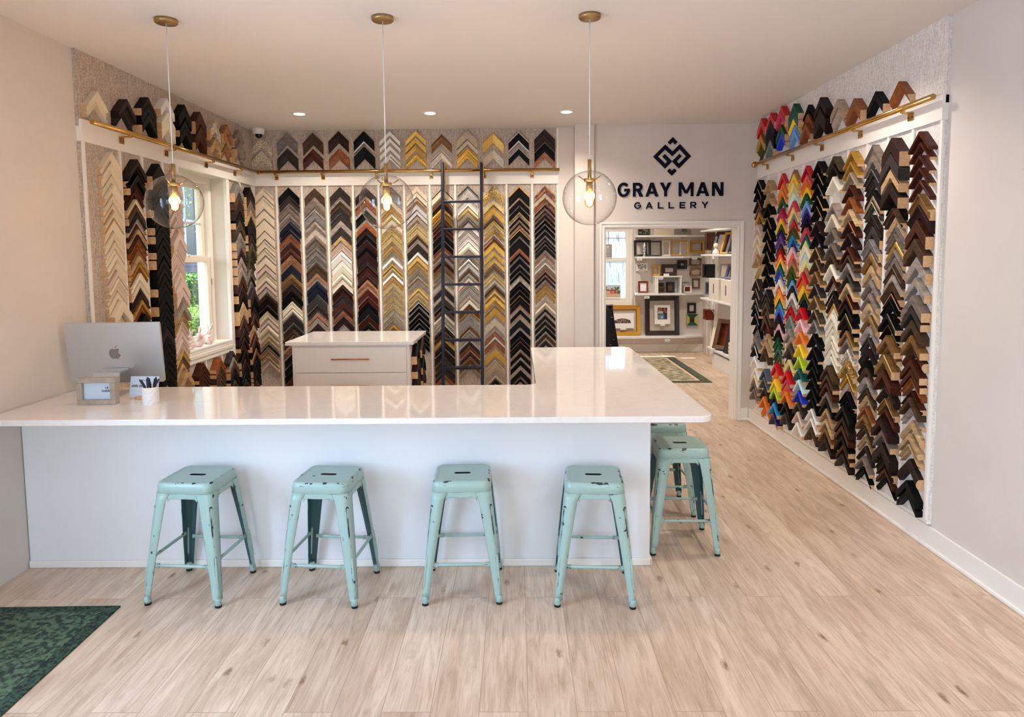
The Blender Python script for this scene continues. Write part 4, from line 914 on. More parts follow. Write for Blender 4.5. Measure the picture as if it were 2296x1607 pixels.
# stand: bent sheet that runs down from the back and forward along the counter
b = MB()
outer = [(-.012, .150), (-.105, .150), (-.122, .142), (-.130, .124), (-.150, .012), (-.152, 0), (.05, 0)]
inner = [(.05, .006), (-.138, .006), (-.118, .122), (-.113, .134), (-.102, .139), (-.012, .139)]
b.prism((outer + inner)[::-1], -.074, .074, 0, 'x')
loc_part(b, 'stand', M_ALU, mon)
# fruit emblem with a bite and a leaf
def circ(cx, cy, r, a0, a1, n): return [(cx + r*math.cos(a0+(a1-a0)*k/n), cy + r*math.sin(a0+(a1-a0)*k/n)) for k in range(n+1)]
def apple(s):
    right = [(.0, .27), (.10, .32), (.22, .33), (.33, .28)]
    bite = circ(.47, .07, .22, 2.15, 4.15, 8)
    rest_ = [(.40, -.16), (.36, -.27), (.29, -.38), (.20, -.465), (.11, -.48), (.0, -.44), (-.11, -.48), (-.20, -.465), (-.31, -.36), (-.39, -.22), (-.43, -.05), (-.42, .10), (-.36, .22), (-.27, .30), (-.16, .335), (-.08, .31)]
    return [(-x*s, y*s) for x, y in right + bite + rest_]
b = MB()
poly = [(-x, y) for x, y in apple(.078)]
b.prism(poly[::-1], -.0155, -.014, 0, 'y', tilt)
leaf = [(.0, .37), (.02, .46), (.10, .56), (.16, .58), (.15, .49), (.09, .40)]
b.prism([(x*.078, y*.078) for x, y in leaf], -.0155, -.014, 0, 'y', tilt)
loc_part(b, 'emblem', mat('mirror_silver', (150, 152, 156), .12, .9), mon, label='mirror silver fruit emblem')
mon.location = (-2.425, 3.99, ct)

M_STONEY = mat('grey_oak', (186, 172, 156), .6, 0, 'noise', (160, 146, 132), 30)
M_CARD = mat('card_paper', (206, 222, 238), .6)
# 5x7 letters drawn as strokes, so the writing is real geometry
GL = {'J': ([[(.75, 1), (.75, .3), (.6, .05), (.35, .02), (.12, .2)]], .85), 'O': ([[(.5+.46*math.cos(a*PI/10), .5+.48*math.sin(a*PI/10)) for a in range(20)]], 1.), 'I': ([[(.12, 0), (.12, 1)]], .25),
      'N': ([[(.08, 0), (.08, 1), (.8, 0), (.8, 1)]], .9), 'U': ([[(.08, 1), (.08, .35), (.2, .1), (.43, .02), (.66, .1), (.78, .35), (.78, 1)]], .86),
      'R': ([[(.08, 0), (.08, 1), (.5, 1), (.72, .9), (.78, .72), (.7, .53), (.5, .45), (.08, .45)], [(.42, .45), (.8, 0)]], .85),
      'L': ([[(.08, 1), (.08, .04), (.65, .04)]], .68), 'E': ([[(.7, .96), (.08, .96), (.08, .04), (.7, .04)], [(.08, .52), (.62, .52)]], .75), 'V': ([[(.02, 1), (.42, 0), (.82, 1)]], .84),
      'G': ([[(.5+.46*math.cos(a), .5+.46*math.sin(a)) for a in [PI*.24+k*(PI*1.72)/20 for k in range(21)]] + [(.95, .46), (.56, .46)]], 1.),
      'A': ([[(.03, -.0), (.5, .96), (.97, 0)], [(.22, .27), (.78, .27)]], 1.), 'Y': ([[(.03, 1), (.5, .44), (.97, 1)], [(.5, .5), (.5, 0)]], 1.), 'M': ([[(.09, 0), (.09, .93), (.5, .30), (.91, .93), (.91, 0)]], 1.)}
def letter(b, ch, x, z, w, h, th, y0, y1, M=None, slant=0.):
    for st_ in GL[ch][0]:
        cl = ch == 'O'
        s_ = [(x + p[0]*w + slant*p[1]*h, z + p[1]*h) for p in st_]
        for q in stroke(s_, th, cl): b.prism([(v.x, v.y) for v in q], y0, y1, 0, 'y', M)
def word(b, t, x, z, h, th, y0, y1, M=None, slant=0., gap=.28):
    for ch in t:
        if ch == ' ': x += h*.5; continue
        w = h*.9; letter(b, ch, x, z, w, h, th, y0, y1, M, slant); x += GL[ch][1]*w + h*gap
    return x
pf = empty('picture_frame', (-2.345, 3.67, ct), 'small grey oak framed notice on the counter at far left', 'picture frame', rz=.06)
b = MB()
for q in ((-.105, .105, .0, .028), (-.105, .105, .122, .15), (-.105, -.075, .028, .122), (.075, .105, .028, .122)): b.box(q[0], q[1], -.022, .022, q[2], q[3], 0, .003)
loc_part(b, 'frame', M_STONEY, pf)
loc_part(MB().box(-.076, .076, .0, .004, .027, .123), 'notice', M_CARD, pf)
b = MB(); word(b, 'LE', .042, .086, .0105, .0022, -.0012, 0); word(b, 'OVER', .022, .068, .0105, .0022, -.0012, 0); loc_part(b, 'lettering', M_INK, pf)
cardT = Matrix.Rotation(-.22, 4, 'X')
cd = empty('sign_card', (-2.165, 3.80, ct), 'pale blue card in a wooden holder behind the pen cup', 'card', rz=-.05)
b = MB(); b.box(-.035, .035, -.022, -.006, 0, .018, 0, .002); b.box(-.035, .035, .004, .022, 0, .018, 0, .002); b.box(-.035, .035, -.006, .004, 0, .008); loc_part(b, 'holder', mat('light_oak', (214, 176, 132), .5, 0, 'noise', (190, 150, 108), 40), cd)
b = MB().box(-.085, .085, -.0035, -.0012, .0085, .130, 0, 0, cardT); loc_part(b, 'card', M_CARD, cd)
b = MB(); word(b, 'JOIN OUR', -.080, .068, .0118, .0025, -.0045, -.0034, cardT, .22, .22)
for k in range(11):
    x, z = -.018 + .022*R.random(), .098 + .014*R.random(); b.box(x, x+.0022, -.0045, -.0034, z, z+.0022, 0, 0, cardT)
loc_part(b, 'lettering', M_INK, cd)
cup = empty('pen_cup', (-2.045, 3.66, ct), 'white dimpled ceramic pen cup on the counter', 'cup')
def dimpled(r, h, n=36, m=16):
    b = MB(); vs = []; fs = []
    for i in range(m+1):
        for k in range(n):
            a = 2*PI*k/n; z = h*i/m; ph = (i//2) % 2 * (PI/9)
            rr = r*(.97+.03*math.sin(PI*i/m)) - .0016*max(0, math.cos(9*(a+ph)))*abs(math.sin(PI*i/2.))
            rr -= .0018*(.5+.5*math.cos(9*a + (PI if (i//3) % 2 else 0)))
            vs.append((rr*math.cos(a), rr*math.sin(a), z))
    for i in range(m):
        for k in range(n): fs.append((i*n+k, i*n+(k+1) % n, (i+1)*n+(k+1) % n, (i+1)*n+k))
    b.add(vs, fs, 0, False)
    b.lathe([(r*.97, h), (r*.90, h), (r*.88, .006), (0, .006)], n, (0, 0, 0), 0, True, False); b.lathe([(0, 0), (r*.95, 0)], n)
    return b
loc_part(dimpled(.043, .098), 'body', mat('white_ceramic', (238, 234, 230), .3), cup)
M_PEN = mat('navy_pen', (16, 20, 40), .35)
for k, (a, lean, off, ln) in enumerate(((2.9, .60, .03, .15), (2.5, .30, .020, .142), (.2, .62, .03, .152), (.7, .34, .016, .14), (4.2, .10, .012, .138))):
    dx, dy = math.cos(a), math.sin(a)
    base = Vector((-2.045 - dx*off*.9, 3.66 + (-.014, .012, -.002, .022, -.026)[k], ct+.012)); d = Vector((dx*lean, 0, 1)).normalized()
    b = MB().tube([base, base+d*(ln-.012), base+d*ln], .0055, 8, 0, True, True, [.0055, .0055, .004]); b.box(-.002, .002, .004, .009, ln-.05, ln-.008, 0, 0, Matrix.Translation(base) @ d.to_track_quat('Z', 'Y').to_matrix().to_4x4())
    b.v = [tuple(Vector(v)-base) for v in b.v]
    b.build('pen', M_PEN, None, base, 'navy pen standing in the white cup, %s' % ('leaning furthest left', 'leaning slightly left', 'leaning furthest right', 'leaning slightly right', 'upright at the front')[k], 'pen', 'pens in the cup')

# ------------------------------------------------------------------ rabbits on the window sill
M_BUN = mat('pinkish_ceramic', (242, 234, 230), .22, 0, 'noise', (236, 204, 192), 9, amount=.35)
def rabbit(x, y, h, rz, label, basket=None, ears=.5, egg=False):
    o = empty('rabbit_figurine', (x, y, .946), label, 'figurine', 'ceramic rabbits on the window sill', rz)
    b = MB(); s = h/.17
    for c, r, sc in (((0, 0, .032), .034, (1, 1, .95)), ((0, 0, .06), .027, (1, .95, 1.1)), ((.0, -.004, .092), .023, (1, 1.08, 1)), ((0, -.022, .086), .011, (1, 1, .9)),
                     ((-.022, -.018, .012), .014, (1, 1.3, .8)), ((.022, -.018, .012), .014, (1, 1.3, .8)), ((0, .034, .03), .012, (1, 1, 1)), ((-.02, -.02, .058), .010, (1, 1.4, .9)), ((.02, -.02, .058), .010, (1, 1.4, .9))):
        b.sphere(tuple(v*s for v in c), r*s, 16, 10, 0, sc)
    ob = b.build('body', M_BUN, o)
    rm = ob.modifiers.new('one_skin', 'REMESH'); rm.mode = 'VOXEL'; rm.voxel_size = .0035*s; rm.use_smooth_shade = True
    sm_ = ob.modifiers.new('soft', 'SMOOTH'); sm_.iterations = 4; sm_.factor = .5
    for sx in (-1, 1):
        e = MB().tube([(sx*.010*s, .002*s, .108*s), (sx*(.014+.01*ears)*s, .006*s, .138*s), (sx*(.018+.02*ears)*s, .010*s, .17*s)], .007*s, 10, 0, True, True, [.006*s, .0085*s, .002*s])
        e.build('ear', M_BUN, o)
        MB().sphere((sx*.013*s, -.022*s, .097*s), .0032*s, 8, 6).build('eye', M_BLACK, o)
    if basket:
        bx = MB().lathe([(.016, .0), (.022, .03), (.026, .034), (.022, .034), (.018, .006), (0, .006)], 18, (basket, -.03, 0)); bx.build('basket', mat('woven_white', (232, 222, 212), .5), o)
        MB().sphere((basket, -.03, .036), .016, 12, 8, 0, (1, 1, .7)).build('flowers', mat('coral_ceramic', (236, 168, 150), .3), o)
    if egg: MB().sphere((.034*s, -.004*s, .085*s), .022*s, 14, 10, 0, (1, 1, 1.25)).build('egg', mat('peach_ceramic', (236, 196, 176), .25), o)
    return o
rabbit(-2.775, 5.62, .175, -.6, 'white ceramic rabbit figurine nearest the camera on the sill', None, .3)
rabbit(-2.785, 5.80, .178, -.9, 'ceramic rabbit figurine holding an egg, middle of the sill group', None, .5, True)
rabbit(-2.785, 5.985, .19, -.5, 'ceramic rabbit figurine with a basket, furthest along the sill', .045, .9)

# ------------------------------------------------------------------ shop sign
sg = empty('wall_sign', (1.56, YD, 2.1), 'navy raised lettering and diamond emblem above the doorway', 'sign')
y0, y1 = YD-.012, YD
b = MB(); cx, cz, u = 1.568, 2.700, .192/205
def P2(p): return (cx + (p[0]-1297)*u, cz - (p[1]-592)*u)
main = [(1206, 579), (1272, 645), (1223, 695), (1121, 593), (1223, 492), (1300, 566), (1378, 490), (1474, 592), (1372, 695), (1323, 645), (1388, 579)]
L_ = [P2(p) for p in main]
for q in stroke(L_, 37*u): b.prism([(v.x, v.y) for v in q], y0, y1, 0, 'y')
for ch in ([(1263, 455), (1302, 415), (1341, 455)], [(1259, 733), (1297, 771), (1335, 733)]):
    for q in stroke([P2(p) for p in ch], 37*u): b.prism([(v.x, v.y) for v in q], y0, y1, 0, 'y')
part(b, 'emblem', M_INK, sg)
def glyph(ch, x, z, w, h, t):
    """bold block letter with flat caps, one thin slab per stroke"""
    b = MB(); Q = []; d = t*1.1
    R_ = lambda x0, x1, z0, z1: Q.append([(x0, z0), (x1, z0), (x1, z1), (x0, z1)])
    D_ = lambda b0, b1, t0, t1, z0=0., z1=h: Q.append([(b0, z0), (b1, z0), (t1, z1), (t0, z1)])
    if ch == 'A':
        D_(0, d, w/2-d*.52, w/2+d*.48); D_(w-d, w, w/2-d*.48, w/2+d*.52); R_(w*.24, w*.76, h*.20, h*.20+t*.85)
    elif ch == 'Y':
        D_(w/2-d*.5, w/2+d*.5, 0, d*1.08, h*.40, h); D_(w/2-d*.5, w/2+d*.5, w-d*1.08, w, h*.40, h); R_(w/2-t/2, w/2+t/2, 0, h*.44)
    elif ch == 'M':
        R_(0, t, 0, h); R_(w-t, w, 0, h); D_(w/2-d*.45, w/2+d*.45, 0, d, h*.20, h); D_(w/2-d*.45, w/2+d*.45, w-d, w, h*.20, h)
    elif ch == 'N':
        R_(0, t, 0, h); R_(w-t, w, 0, h); D_(w-d*1.15, w, 0, d*1.15)
    elif ch == 'L': R_(0, t, 0, h); R_(t*.9, w, 0, t)
    elif ch == 'E': R_(0, t, 0, h); R_(t*.9, w, 0, t); R_(t*.9, w*.92, h/2-t/2, h/2+t/2); R_(t*.9, w, h-t, h)
    elif ch == 'R':
        R_(0, t, 0, h); D_(w-d*1.15, w, w*.40, w*.40+d*1.15, 0, h*.42)
        r = (h*.62-t)/2; cxr = w*.94 - t/2 - r
        for q in stroke([(t*.5, h-t/2), (cxr, h-t/2)] + [(cxr + r*math.sin(a*PI/14), h-t/2-r + r*math.cos(a*PI/14)) for a in range(1, 15)] + [(t*.5, h-t/2-2*r)], t): Q.append([(v.x, v.y) for v in q])
    elif ch == 'G':
        rx, rz_ = w/2-t/2, h/2-t/2
        pts = [(w/2 + rx*math.cos(a), h/2 + rz_*math.sin(a)) for a in [PI*.23+k*(PI*1.77)/26 for k in range(27)]]
        for q in stroke(pts, t): Q.append([(v.x, v.y) for v in q])
        R_(w*.54, w, h/2-t*.55, h/2+t*.40)
    for k, q in enumerate(Q): b.prism([(x+a, z+c_) for a, c_ in q], y0-.00008*k, y1, 0, 'y')
    return b
sx = (2.089-1.024)/(1857-705)
for ch, a, c in (('G', 703, 837), ('R', 870, 982), ('A', 1008, 1148), ('Y', 1165, 1290), ('M', 1370, 1532), ('A', 1560, 1702), ('N', 1734, 1857)):
    e = .004 if ch == 'G' else 0
    part(glyph(ch, 1.024 + (a-705)*sx, 2.302-e, (c-a)*sx, .1385+2*e, .028), 'letter', M_INK, sg)
sx = (1.939-1.191)/(1692-885)
for ch, a, c in (('G', 885, 960), ('A', 1012, 1085), ('L', 1143, 1203), ('L', 1260, 1320), ('E', 1380, 1442), ('R', 1497, 1565), ('Y', 1620, 1692)):
    e = .002 if ch == 'G' else 0
    part(glyph(ch, 1.191 + (a-885)*sx, 2.181-e, (c-a)*sx, .064+2*e, .0122), 'letter', M_INK, sg)

# ------------------------------------------------------------------ back room: shelves
M_SHELF = mat('shelf_white', (236, 232, 228), .45)
M_TAG = mat('metal_tag', (222, 226, 224), .35)
def tag_plate(parent, x, y, z, w=.095, h=.045, ax='y'):
    b = MB()
    if ax == 'y':
        b.box(x-w/2, x+w/2, y-.003, y, z-h/2, z+h/2, 0, .001)
        for dx in (-1, 1):
            for dz in (-1, 1): b.tube([(x+dx*w*.42, y-.005, z+dz*h*.3), (x+dx*w*.42, y-.002, z+dz*h*.3)], .005, 8, 1)
        b.box(x-w*.17, x+w*.17, y-.004, y-.003, z-.004, z+.004, 1)
    else:
        b.box(x-.003, x, y-w/2, y+w/2, z-h/2, z+h/2, 0, .001)
    part(b, 'price_rail_plate', [M_TAG, M_BLACK], parent)
SHY = 11.50
shz = {}
for nm, z, xa, xb, lab, tags in (('a', 2.045, 2.055, 3.25, 'topmost white wall shelf in the back room', ()), ('b', 1.682, 2.055, 3.21, 'second white wall shelf from the top in the back room', ((2.10, -.03), (3.04, -.02))),
                           ('c', 1.048, 2.055, 3.24, 'third white wall shelf from the top in the back room', ((2.23, -.05),)), ('d', .303, 1.45, 3.24, 'lowest long white shelf holding large frames, back room', ((2.59, -.05),))):
    o = empty('wall_shelf', ((xa+xb)/2, SHY+.1, z-.03), lab, 'shelf', 'white shelves on the back room wall')
    b = MB().prism([(xa, RY1), (xa, SHY), (xb-.35, SHY), (xb, SHY+.16), (xb, RY1)], z-.03, z); part(b, 'board', M_SHELF, o)
    for tx, dz in tags: tag_plate(o, tx, SHY, z-.015+dz)
    if nm == 'd': part(MB().tube([(2.95, SHY+.08, z-.03), (2.80, RY1-.02, .02)], .006, 8), 'brace_wire', M_SHELF, o)
    shz[nm] = z

M_F = {'black': mat('black_frame', (22, 20, 22), .35), 'dark': mat('dark_brown_frame', (58, 36, 32), .4, 0, 'noise', (40, 24, 22), 18), 'white': mat('ivory_frame', (236, 224, 204), .5),
       'gold': mat('gold_frame', (206, 156, 62), .35, .45), 'amber': mat('amber_gold_frame', (206, 148, 34), .38, .3), 'red': mat('redwood_frame', (132, 52, 26), .35, 0, 'noise', (92, 32, 16), 20), 'brown': mat('brown_frame', (116, 78, 50), .45, 0, 'noise', (86, 54, 34), 20),
       'green': mat('dark_green_frame', (24, 74, 52), .4), 'greengold': mat('yellow_green_panel', (196, 192, 96), .45), 'navy': mat('slate_blue_frame', (74, 76, 110), .4), 'grey': mat('grey_frame', (150, 146, 138), .5), 'print': mat('print_paper', (240, 232, 228), .6), 'mount': mat('linen_mount', (206, 194, 180), .8)}
def fr(label, x0, x1, z0, z1, bw, m, y=None, d=.03, lean=0., group=None, back=None, lip=None, name='picture_frame', inner=.0):
    """a rectangular frame of four mitred mouldings standing or hanging at depth y (its back), leaning by lean radians"""
    y = RY1-.004 if y is None else y
    o = empty(name, ((x0+x1)/2, y, z0), label, 'picture frame', group)
    w = x1-x0; h = z1-z0; M = Matrix.Rotation(-abs(lean), 4, 'X')
    O = [(-w/2, 0), (w/2, 0), (w/2, h), (-w/2, h)]
    def ring_(a, b_, d0, d1, d2, mi):
        I = [(-w/2+b_, b_), (w/2-b_, b_), (w/2-b_, h-b_), (-w/2+b_, h-b_)]; A_ = [(-w/2+a, a), (w/2-a, a), (w/2-a, h-a), (-w/2+a, h-a)]
        vs = []; fs = []
        for (px_, pz_), (qx, qz) in zip(A_, I): vs += [(px_, 0, pz_), (px_, -d0, pz_), (qx, -d1, qz), (qx, -d2, qz)]
        for i in range(4):
            j = (i+1) % 4
            for k in range(3): fs.append((4*i+k, 4*i+k+1, 4*j+k+1, 4*j+k))
            fs.append((4*i+3, 4*i, 4*j, 4*j+3))
        return [M @ Vector(v) for v in vs], fs
    b = MB(); vs, fs = ring_(0, bw*.82 if lip else bw, d, d*.8, .0, 0); b.add(vs, fs, 0); loc_part(b, 'frame', m, o)
    if lip:
        b = MB(); vs, fs = ring_(bw*.82, bw, d*.8, d*.6, 0, 0); b.add(vs, fs, 0); loc_part(b, 'inner_lip', lip, o)
    if back:
        b = MB().box(-w/2+bw*.9, w/2-bw*.9, -.006, -.002, bw*.9, h-bw*.9, 0, 0, M); loc_part(b, 'backing', back, o)
    return o
G1 = 'picture frames in the back room'
# top shelf
def picture(label, x0, x1, z0, z1, paint, y=None, lean=0., edge=None, cat='picture', name='canvas_picture'):
    """flat art on a board: paint(b) adds coloured pieces in local coordinates, one material per index"""
    y = RY1-.02 if y is None else y
    o = empty(name, ((x0+x1)/2, y, z0), label, cat, 'pictures in the back room')
    w = x1-x0; h = z1-z0; M = Matrix.Rotation(-abs(lean), 4, 'X')
    loc_part(MB().box(-w/2, w/2, -.018, 0, 0, h, 0, .001, M), 'board', edge or M_F['print'], o)
    b = MB(); mats = paint(b, w, h, M); loc_part(b, 'artwork', mats, o)
    return o
def blobs(b, n, x0, x1, z0, z1, s, mi, M, y=-.0195, rnd=None):
    rnd = rnd or R
    for k in range(n):
        cx, cz = rnd.uniform(x0, x1), rnd.uniform(z0, z1); r = s*rnd.uniform(.5, 1); m = rnd.randint(5, 8); ph = rnd.random()*6
        b.prism([(cx + r*rnd.uniform(.6, 1)*math.cos(ph+2*PI*i/m), cz + r*rnd.uniform(.6, 1)*math.sin(ph+2*PI*i/m)) for i in range(m)], y - .00012*k/max(1, n) - .0001*mi, -.0182, mi, 'y', M)
C = lambda n, c: mat(n, c, .7)
def p_forest(b, w, h, M): blobs(b, 30, -w*.4, w*.4, h*.15, h*.85, .03, 0, M); blobs(b, 14, -w*.4, w*.4, h*.15, h*.85, .022, 1, M); return [C('ink_dark', (44, 42, 38)), C('ink_moss', (120, 124, 96))]
def p_roses(b, w, h, M): blobs(b, 26, -w*.48, w*.48, h*.72, h*.98, .03, 0, M); blobs(b, 10, -w*.48, w*.48, h*.66, h*.8, .015, 1, M); return [C('ink_red', (198, 48, 34)), C('ink_leaf', (70, 66, 34))]
def p_tree(b, w, h, M): blobs(b, 24, -w*.12, w*.32, h*.3, h*.85, .022, 0, M); b.box(.02, .03, -.0195, -.0182, .02, h*.5, 0, 0, M); return [C('ink_green', (66, 86, 68))]
picture('dark forest picture, leftmost on the topmost back room shelf', 2.114, 2.311, 2.048, 2.24, p_forest, lean=.05, edge=M_F['dark'], y=RY1-.03)
picture('cream picture with red blooms on the topmost back room shelf', 2.389, 2.738, 2.048, 2.27, p_roses, lean=.05, edge=C('cream_canvas', (240, 224, 190)), y=RY1-.03)
picture('small green tree picture, rightmost on the topmost back room shelf', 2.792, 3.006, 2.048, 2.23, p_tree, lean=.05, edge=M_F['grey'], y=RY1-.03)
# second shelf: open frames leaning on the wall
fr('square black open frame, leftmost on the second back room shelf', 2.041, 2.334, 1.684, 1.965, .035, M_F['black'], RY1-.06, .03, -.12, G1)
fr('dark brown square frame overlapping the black one, second shelf', 2.232, 2.510, 1.684, 1.951, .022, M_F['dark'], RY1-.11, .022, -.12, G1)
fr('narrow ivory open frame between dark and gold frames, second shelf', 2.508, 2.655, 1.684, 1.952, .018, M_F['white'], RY1-.10, .02, -.12, G1)
fr('wide ivory frame standing behind the others, second shelf', 2.533, 2.862, 1.684, 2.012, .03, M_F['white'], RY1-.04, .02, -.1, G1)
fr('square gold open frame on the second back room shelf', 2.678, 2.965, 1.684, 1.958, .022, M_F['gold'], RY1-.13, .022, -.12, G1)
fi = empty('finial', (2.19, SHY+.045, 1.682), 'slim white turned finial standing before the black frame', 'finial')
part(MB().lathe([(.022, 0), (.022, .02), (.012, .03), (.014, .08), (.022, .11), (.026, .15), (.020, .20), (.008, .235), (0, .242)], 16, (2.19, SHY+.045, 1.682)), 'stem', mat('mottled_white', (226, 226, 222), .5, 0, 'noise', (120, 124, 126), 34, amount=.2), fi)
# frames hung on the wall
fr('landscape amber gold and black frame hung right of second shelf', 3.030, 3.255, 1.745, 1.938, .032, M_F['amber'], None, .07, 0, G1, M_F['mount'], M_F['black'])
fr('small square black frame with deep border hung below second shelf', 2.803, 2.972, 1.461, 1.615, .055, M_F['black'], None, .04, 0, G1, M_F['mount'])
fr('small dark frame with silver lip hung under second shelf end', 3.018, 3.215, 1.516, 1.64, .028, M_F['brown'], None, .05, 0, G1, M_F['mount'], mat('silver_lip', (206, 202, 198), .3, .6))
fr('small carved gold frame hung below the silver-lipped frame', 3.024, 3.225, 1.336, 1.480, .03, mat('carved_gold', (206, 160, 84), .4, .4, 'noise', (70, 38, 18), 55, .8, amount=.2), None, .04, 0, G1, M_F['mount'])
fr('small upright brown frame hung at right above third shelf', 3.067, 3.202, 1.118, 1.295, .026, M_F['brown'], None, .03, 0, G1, M_F['mount'])
fr('tall black frame hung beside the largest frame', 2.991, 3.140, .682, .862, .035, M_F['black'], None, .035, 0, G1, M_F['mount'])
# green and yellow square frame with mitred panels
gq = empty('picture_frame', (3.076, RY1-.004, .468), 'square green and yellow mitred frame hung below the tall black one', 'picture frame', G1)
b = MB(); w, h, bw = .202, .195, .06; O = [(-w/2, 0), (w/2, 0), (w/2, h), (-w/2, h)]; I = [(-w/2+bw, bw), (w/2-bw, bw), (w/2-bw, h-bw), (-w/2+bw, h-bw)]
for i in range(4):
    j = (i+1) % 4
    b.add([(O[i][0], -.05, O[i][1]), (O[j][0], -.05, O[j][1]), (I[j][0], -.02, I[j][1]), (I[i][0], -.02, I[i][1])], [(0, 1, 2, 3)], i % 2)
    b.add([(O[i][0], 0, O[i][1]), (O[j][0], 0, O[j][1]), (O[j][0], -.05, O[j][1]), (O[i][0], -.05, O[i][1])], [(0, 1, 2, 3)], i % 2)
b.add([(x, -.02, z) for x, z in I], [(0, 1, 2, 3)], 2)
loc_part(b, 'frame', [M_F['green'], M_F['greengold'], M_F['dark']], gq)
def p_flora(b, w, h, M): blobs(b, 46, -w*.36, w*.34, h*.22, h*.8, .012, 0, M); blobs(b, 16, -w*.3, w*.34, h*.2, h*.7, .009, 1, M); return [C('ink_slate', (86, 110, 108)), C('ink_sage', (150, 186, 130))]
fl = picture('white card with a green floral drawing hung under second shelf', 2.084, 2.285, 1.432, 1.572, p_flora, name='art_print', cat='print')
part(MB().box(2.13, 2.24, RY1-.024, RY1-.0, 1.408, 1.43), 'hanger', M_F['print'], fl)
# third shelf and the cubby on it
cu = empty('cubby_box', (2.60, RY1-.13, shz['c']), 'open white box shelf standing on the third back room shelf', 'box shelf')
b = MB(); b.box(2.375, 2.43, RY1-.25, RY1, shz['c'], 1.326, 0, .002); b.box(2.805, 2.831, RY1-.25, RY1, shz['c'], 1.326, 0, .002); b.box(2.36, 2.84, RY1-.26, RY1, 1.326, 1.345, 0, .002); b.box(2.43, 2.805, RY1-.02, RY1-.012, shz['c'], 1.326); part(b, 'carcass', M_SHELF, cu)
b = MB(); b.box(2.43, 2.805, RY1-.10, RY1-.09, 1.262, 1.30); part(b, 'rail', mat('grey_steel', (140, 138, 134), .35, .6), cu); tag_plate(cu, 2.47, RY1-.262, 1.308, .085, .045)
fr('small upright gold frame standing left of the white box shelf top', 2.335+.03, 2.493, 1.347, 1.530, .03, M_F['gold'], RY1-.06, .03, -.1, G1)
fr('wide dark brown frame standing on top of the white box shelf', 2.512, 2.774, 1.347, 1.544, .06, M_F['dark'], RY1-.10, .04, -.1, G1, M_F['mount'])
nt_ = empty('price_card', (2.575, RY1-.20, 1.346), 'small white price card before the wide dark brown frame', 'card'); part(MB().box(2.53, 2.625, RY1-.20, RY1-.195, 1.346, 1.386), 'card', M_F['print'], nt_)
fr('redwood frame at the left end of the third shelf', 2.110, 2.283, 1.05, 1.255, .03, M_F['red'], RY1-.10, .03, -.1, G1, M_F['print'])
fr('small brown frame inside the white box shelf, left', 2.435, 2.57, 1.05, 1.218, .03, M_F['dark'], RY1-.05, .03, -.1, G1, M_F['brown'])
fr('small honey brown frame before the dark one in the box shelf', 2.45, 2.565, 1.05, 1.16, .018, M_F['brown'], RY1-.14, .025, -.1, G1)
fr('black frame inside the white box shelf, right', 2.60, 2.745, 1.05, 1.236, .035, M_F['black'], RY1-.08, .03, -.1, G1, M_F['brown'])
fr('small pale frame at the right end of the third shelf', 2.885, 3.020, 1.05, 1.17, .02, M_F['white'], RY1-.14, .05, -.08, G1, M_F['red'])
fr('grey frame behind the small pale frame, third shelf', 2.873, 3.015, 1.05, 1.234, .02, M_F['grey'], RY1-.05, .02, -.08, G1, M_F['mount'])
# lowest shelf: big frames
def p_barn(b, w, h, M):
    b.box(-w*.36, w*.36, -.0195, -.0182, h*.34, h*.42, 0, 0, M); b.prism([(-w*.36, h*.42), (w*.36, h*.42), (w*.33, h*.54), (w*.16, h*.63), (0, h*.67), (-w*.16, h*.63), (-w*.33, h*.54)], -.0196, -.0182, 0, 'y', M)
    blobs(b, 26, -w*.3, w*.3, h*.38, h*.56, .009, 1, M, -.0199); b.box(-w*.12, w*.08, -.02, -.0182, h*.585, h*.605, 1, 0, M); return [C('sepia_dark', (84, 62, 50)), C('sepia_light', (196, 178, 164))]
gbg = fr('large gold frame on the lowest back room shelf', 1.552, 2.161, .305, .825, .075, M_F['amber'], RY1-.05, .05, -.10, G1, M_F['mount'], mat('bronze_sight_edge', (150, 98, 40), .4, .4))
pp_ = picture('sepia print of a barn resting inside the large gold frame', 1.640, 2.045, .43, .69, p_barn, RY1-.075, -.10, M_F['print'], 'print', 'art_print')
part(MB().box(1.80, 1.90, RY1-.11, RY1-.09, .405, .43), 'hanger', M_F['print'], pp_)
def p_car(b, w, h, M):
    b.box(-w*.3, w*.3, -.0195, -.0182, h*.25, h*.86, 0, 0, M); blobs(b, 12, -w*.28, w*.28, h*.62, h*.84, .035, 1, M, -.0199); b.box(-w*.28, w*.12, -.0205, -.0182, h*.27, h*.52, 2, 0, M); b.box(-w*.28, w*.05, -.0205, -.0182, h*.55, h*.68, 4, 0, M); b.box(w*.1, w*.28, -.0205, -.0182, h*.27, h*.56, 3, 0, M)
    b.box(-w*.1, w*.03, -.021, -.0182, h*.30, h*.42, 4, 0, M); return [C('photo_black', (30, 28, 32)), C('photo_rust', (150, 92, 62)), C('photo_teal', (92, 132, 140)), C('photo_blue', (36, 52, 96)), C('photo_grey', (184, 186, 186))]
fr('largest dark brown frame standing on the lowest shelf', 2.246, 2.835, .305, .985, .075, M_F['dark'], RY1-.06, .06, -.09, G1, M_F['mount'], M_F['black'])
pc_ = picture('colour photograph in white border inside the largest dark frame', 2.40, 2.675, .50, .835, p_car, RY1-.09, -.09, M_F['print'], 'print', 'art_print')
part(MB().box(2.50, 2.575, RY1-.125, RY1-.10, .475, .50), 'hanger', M_F['print'], pc_)
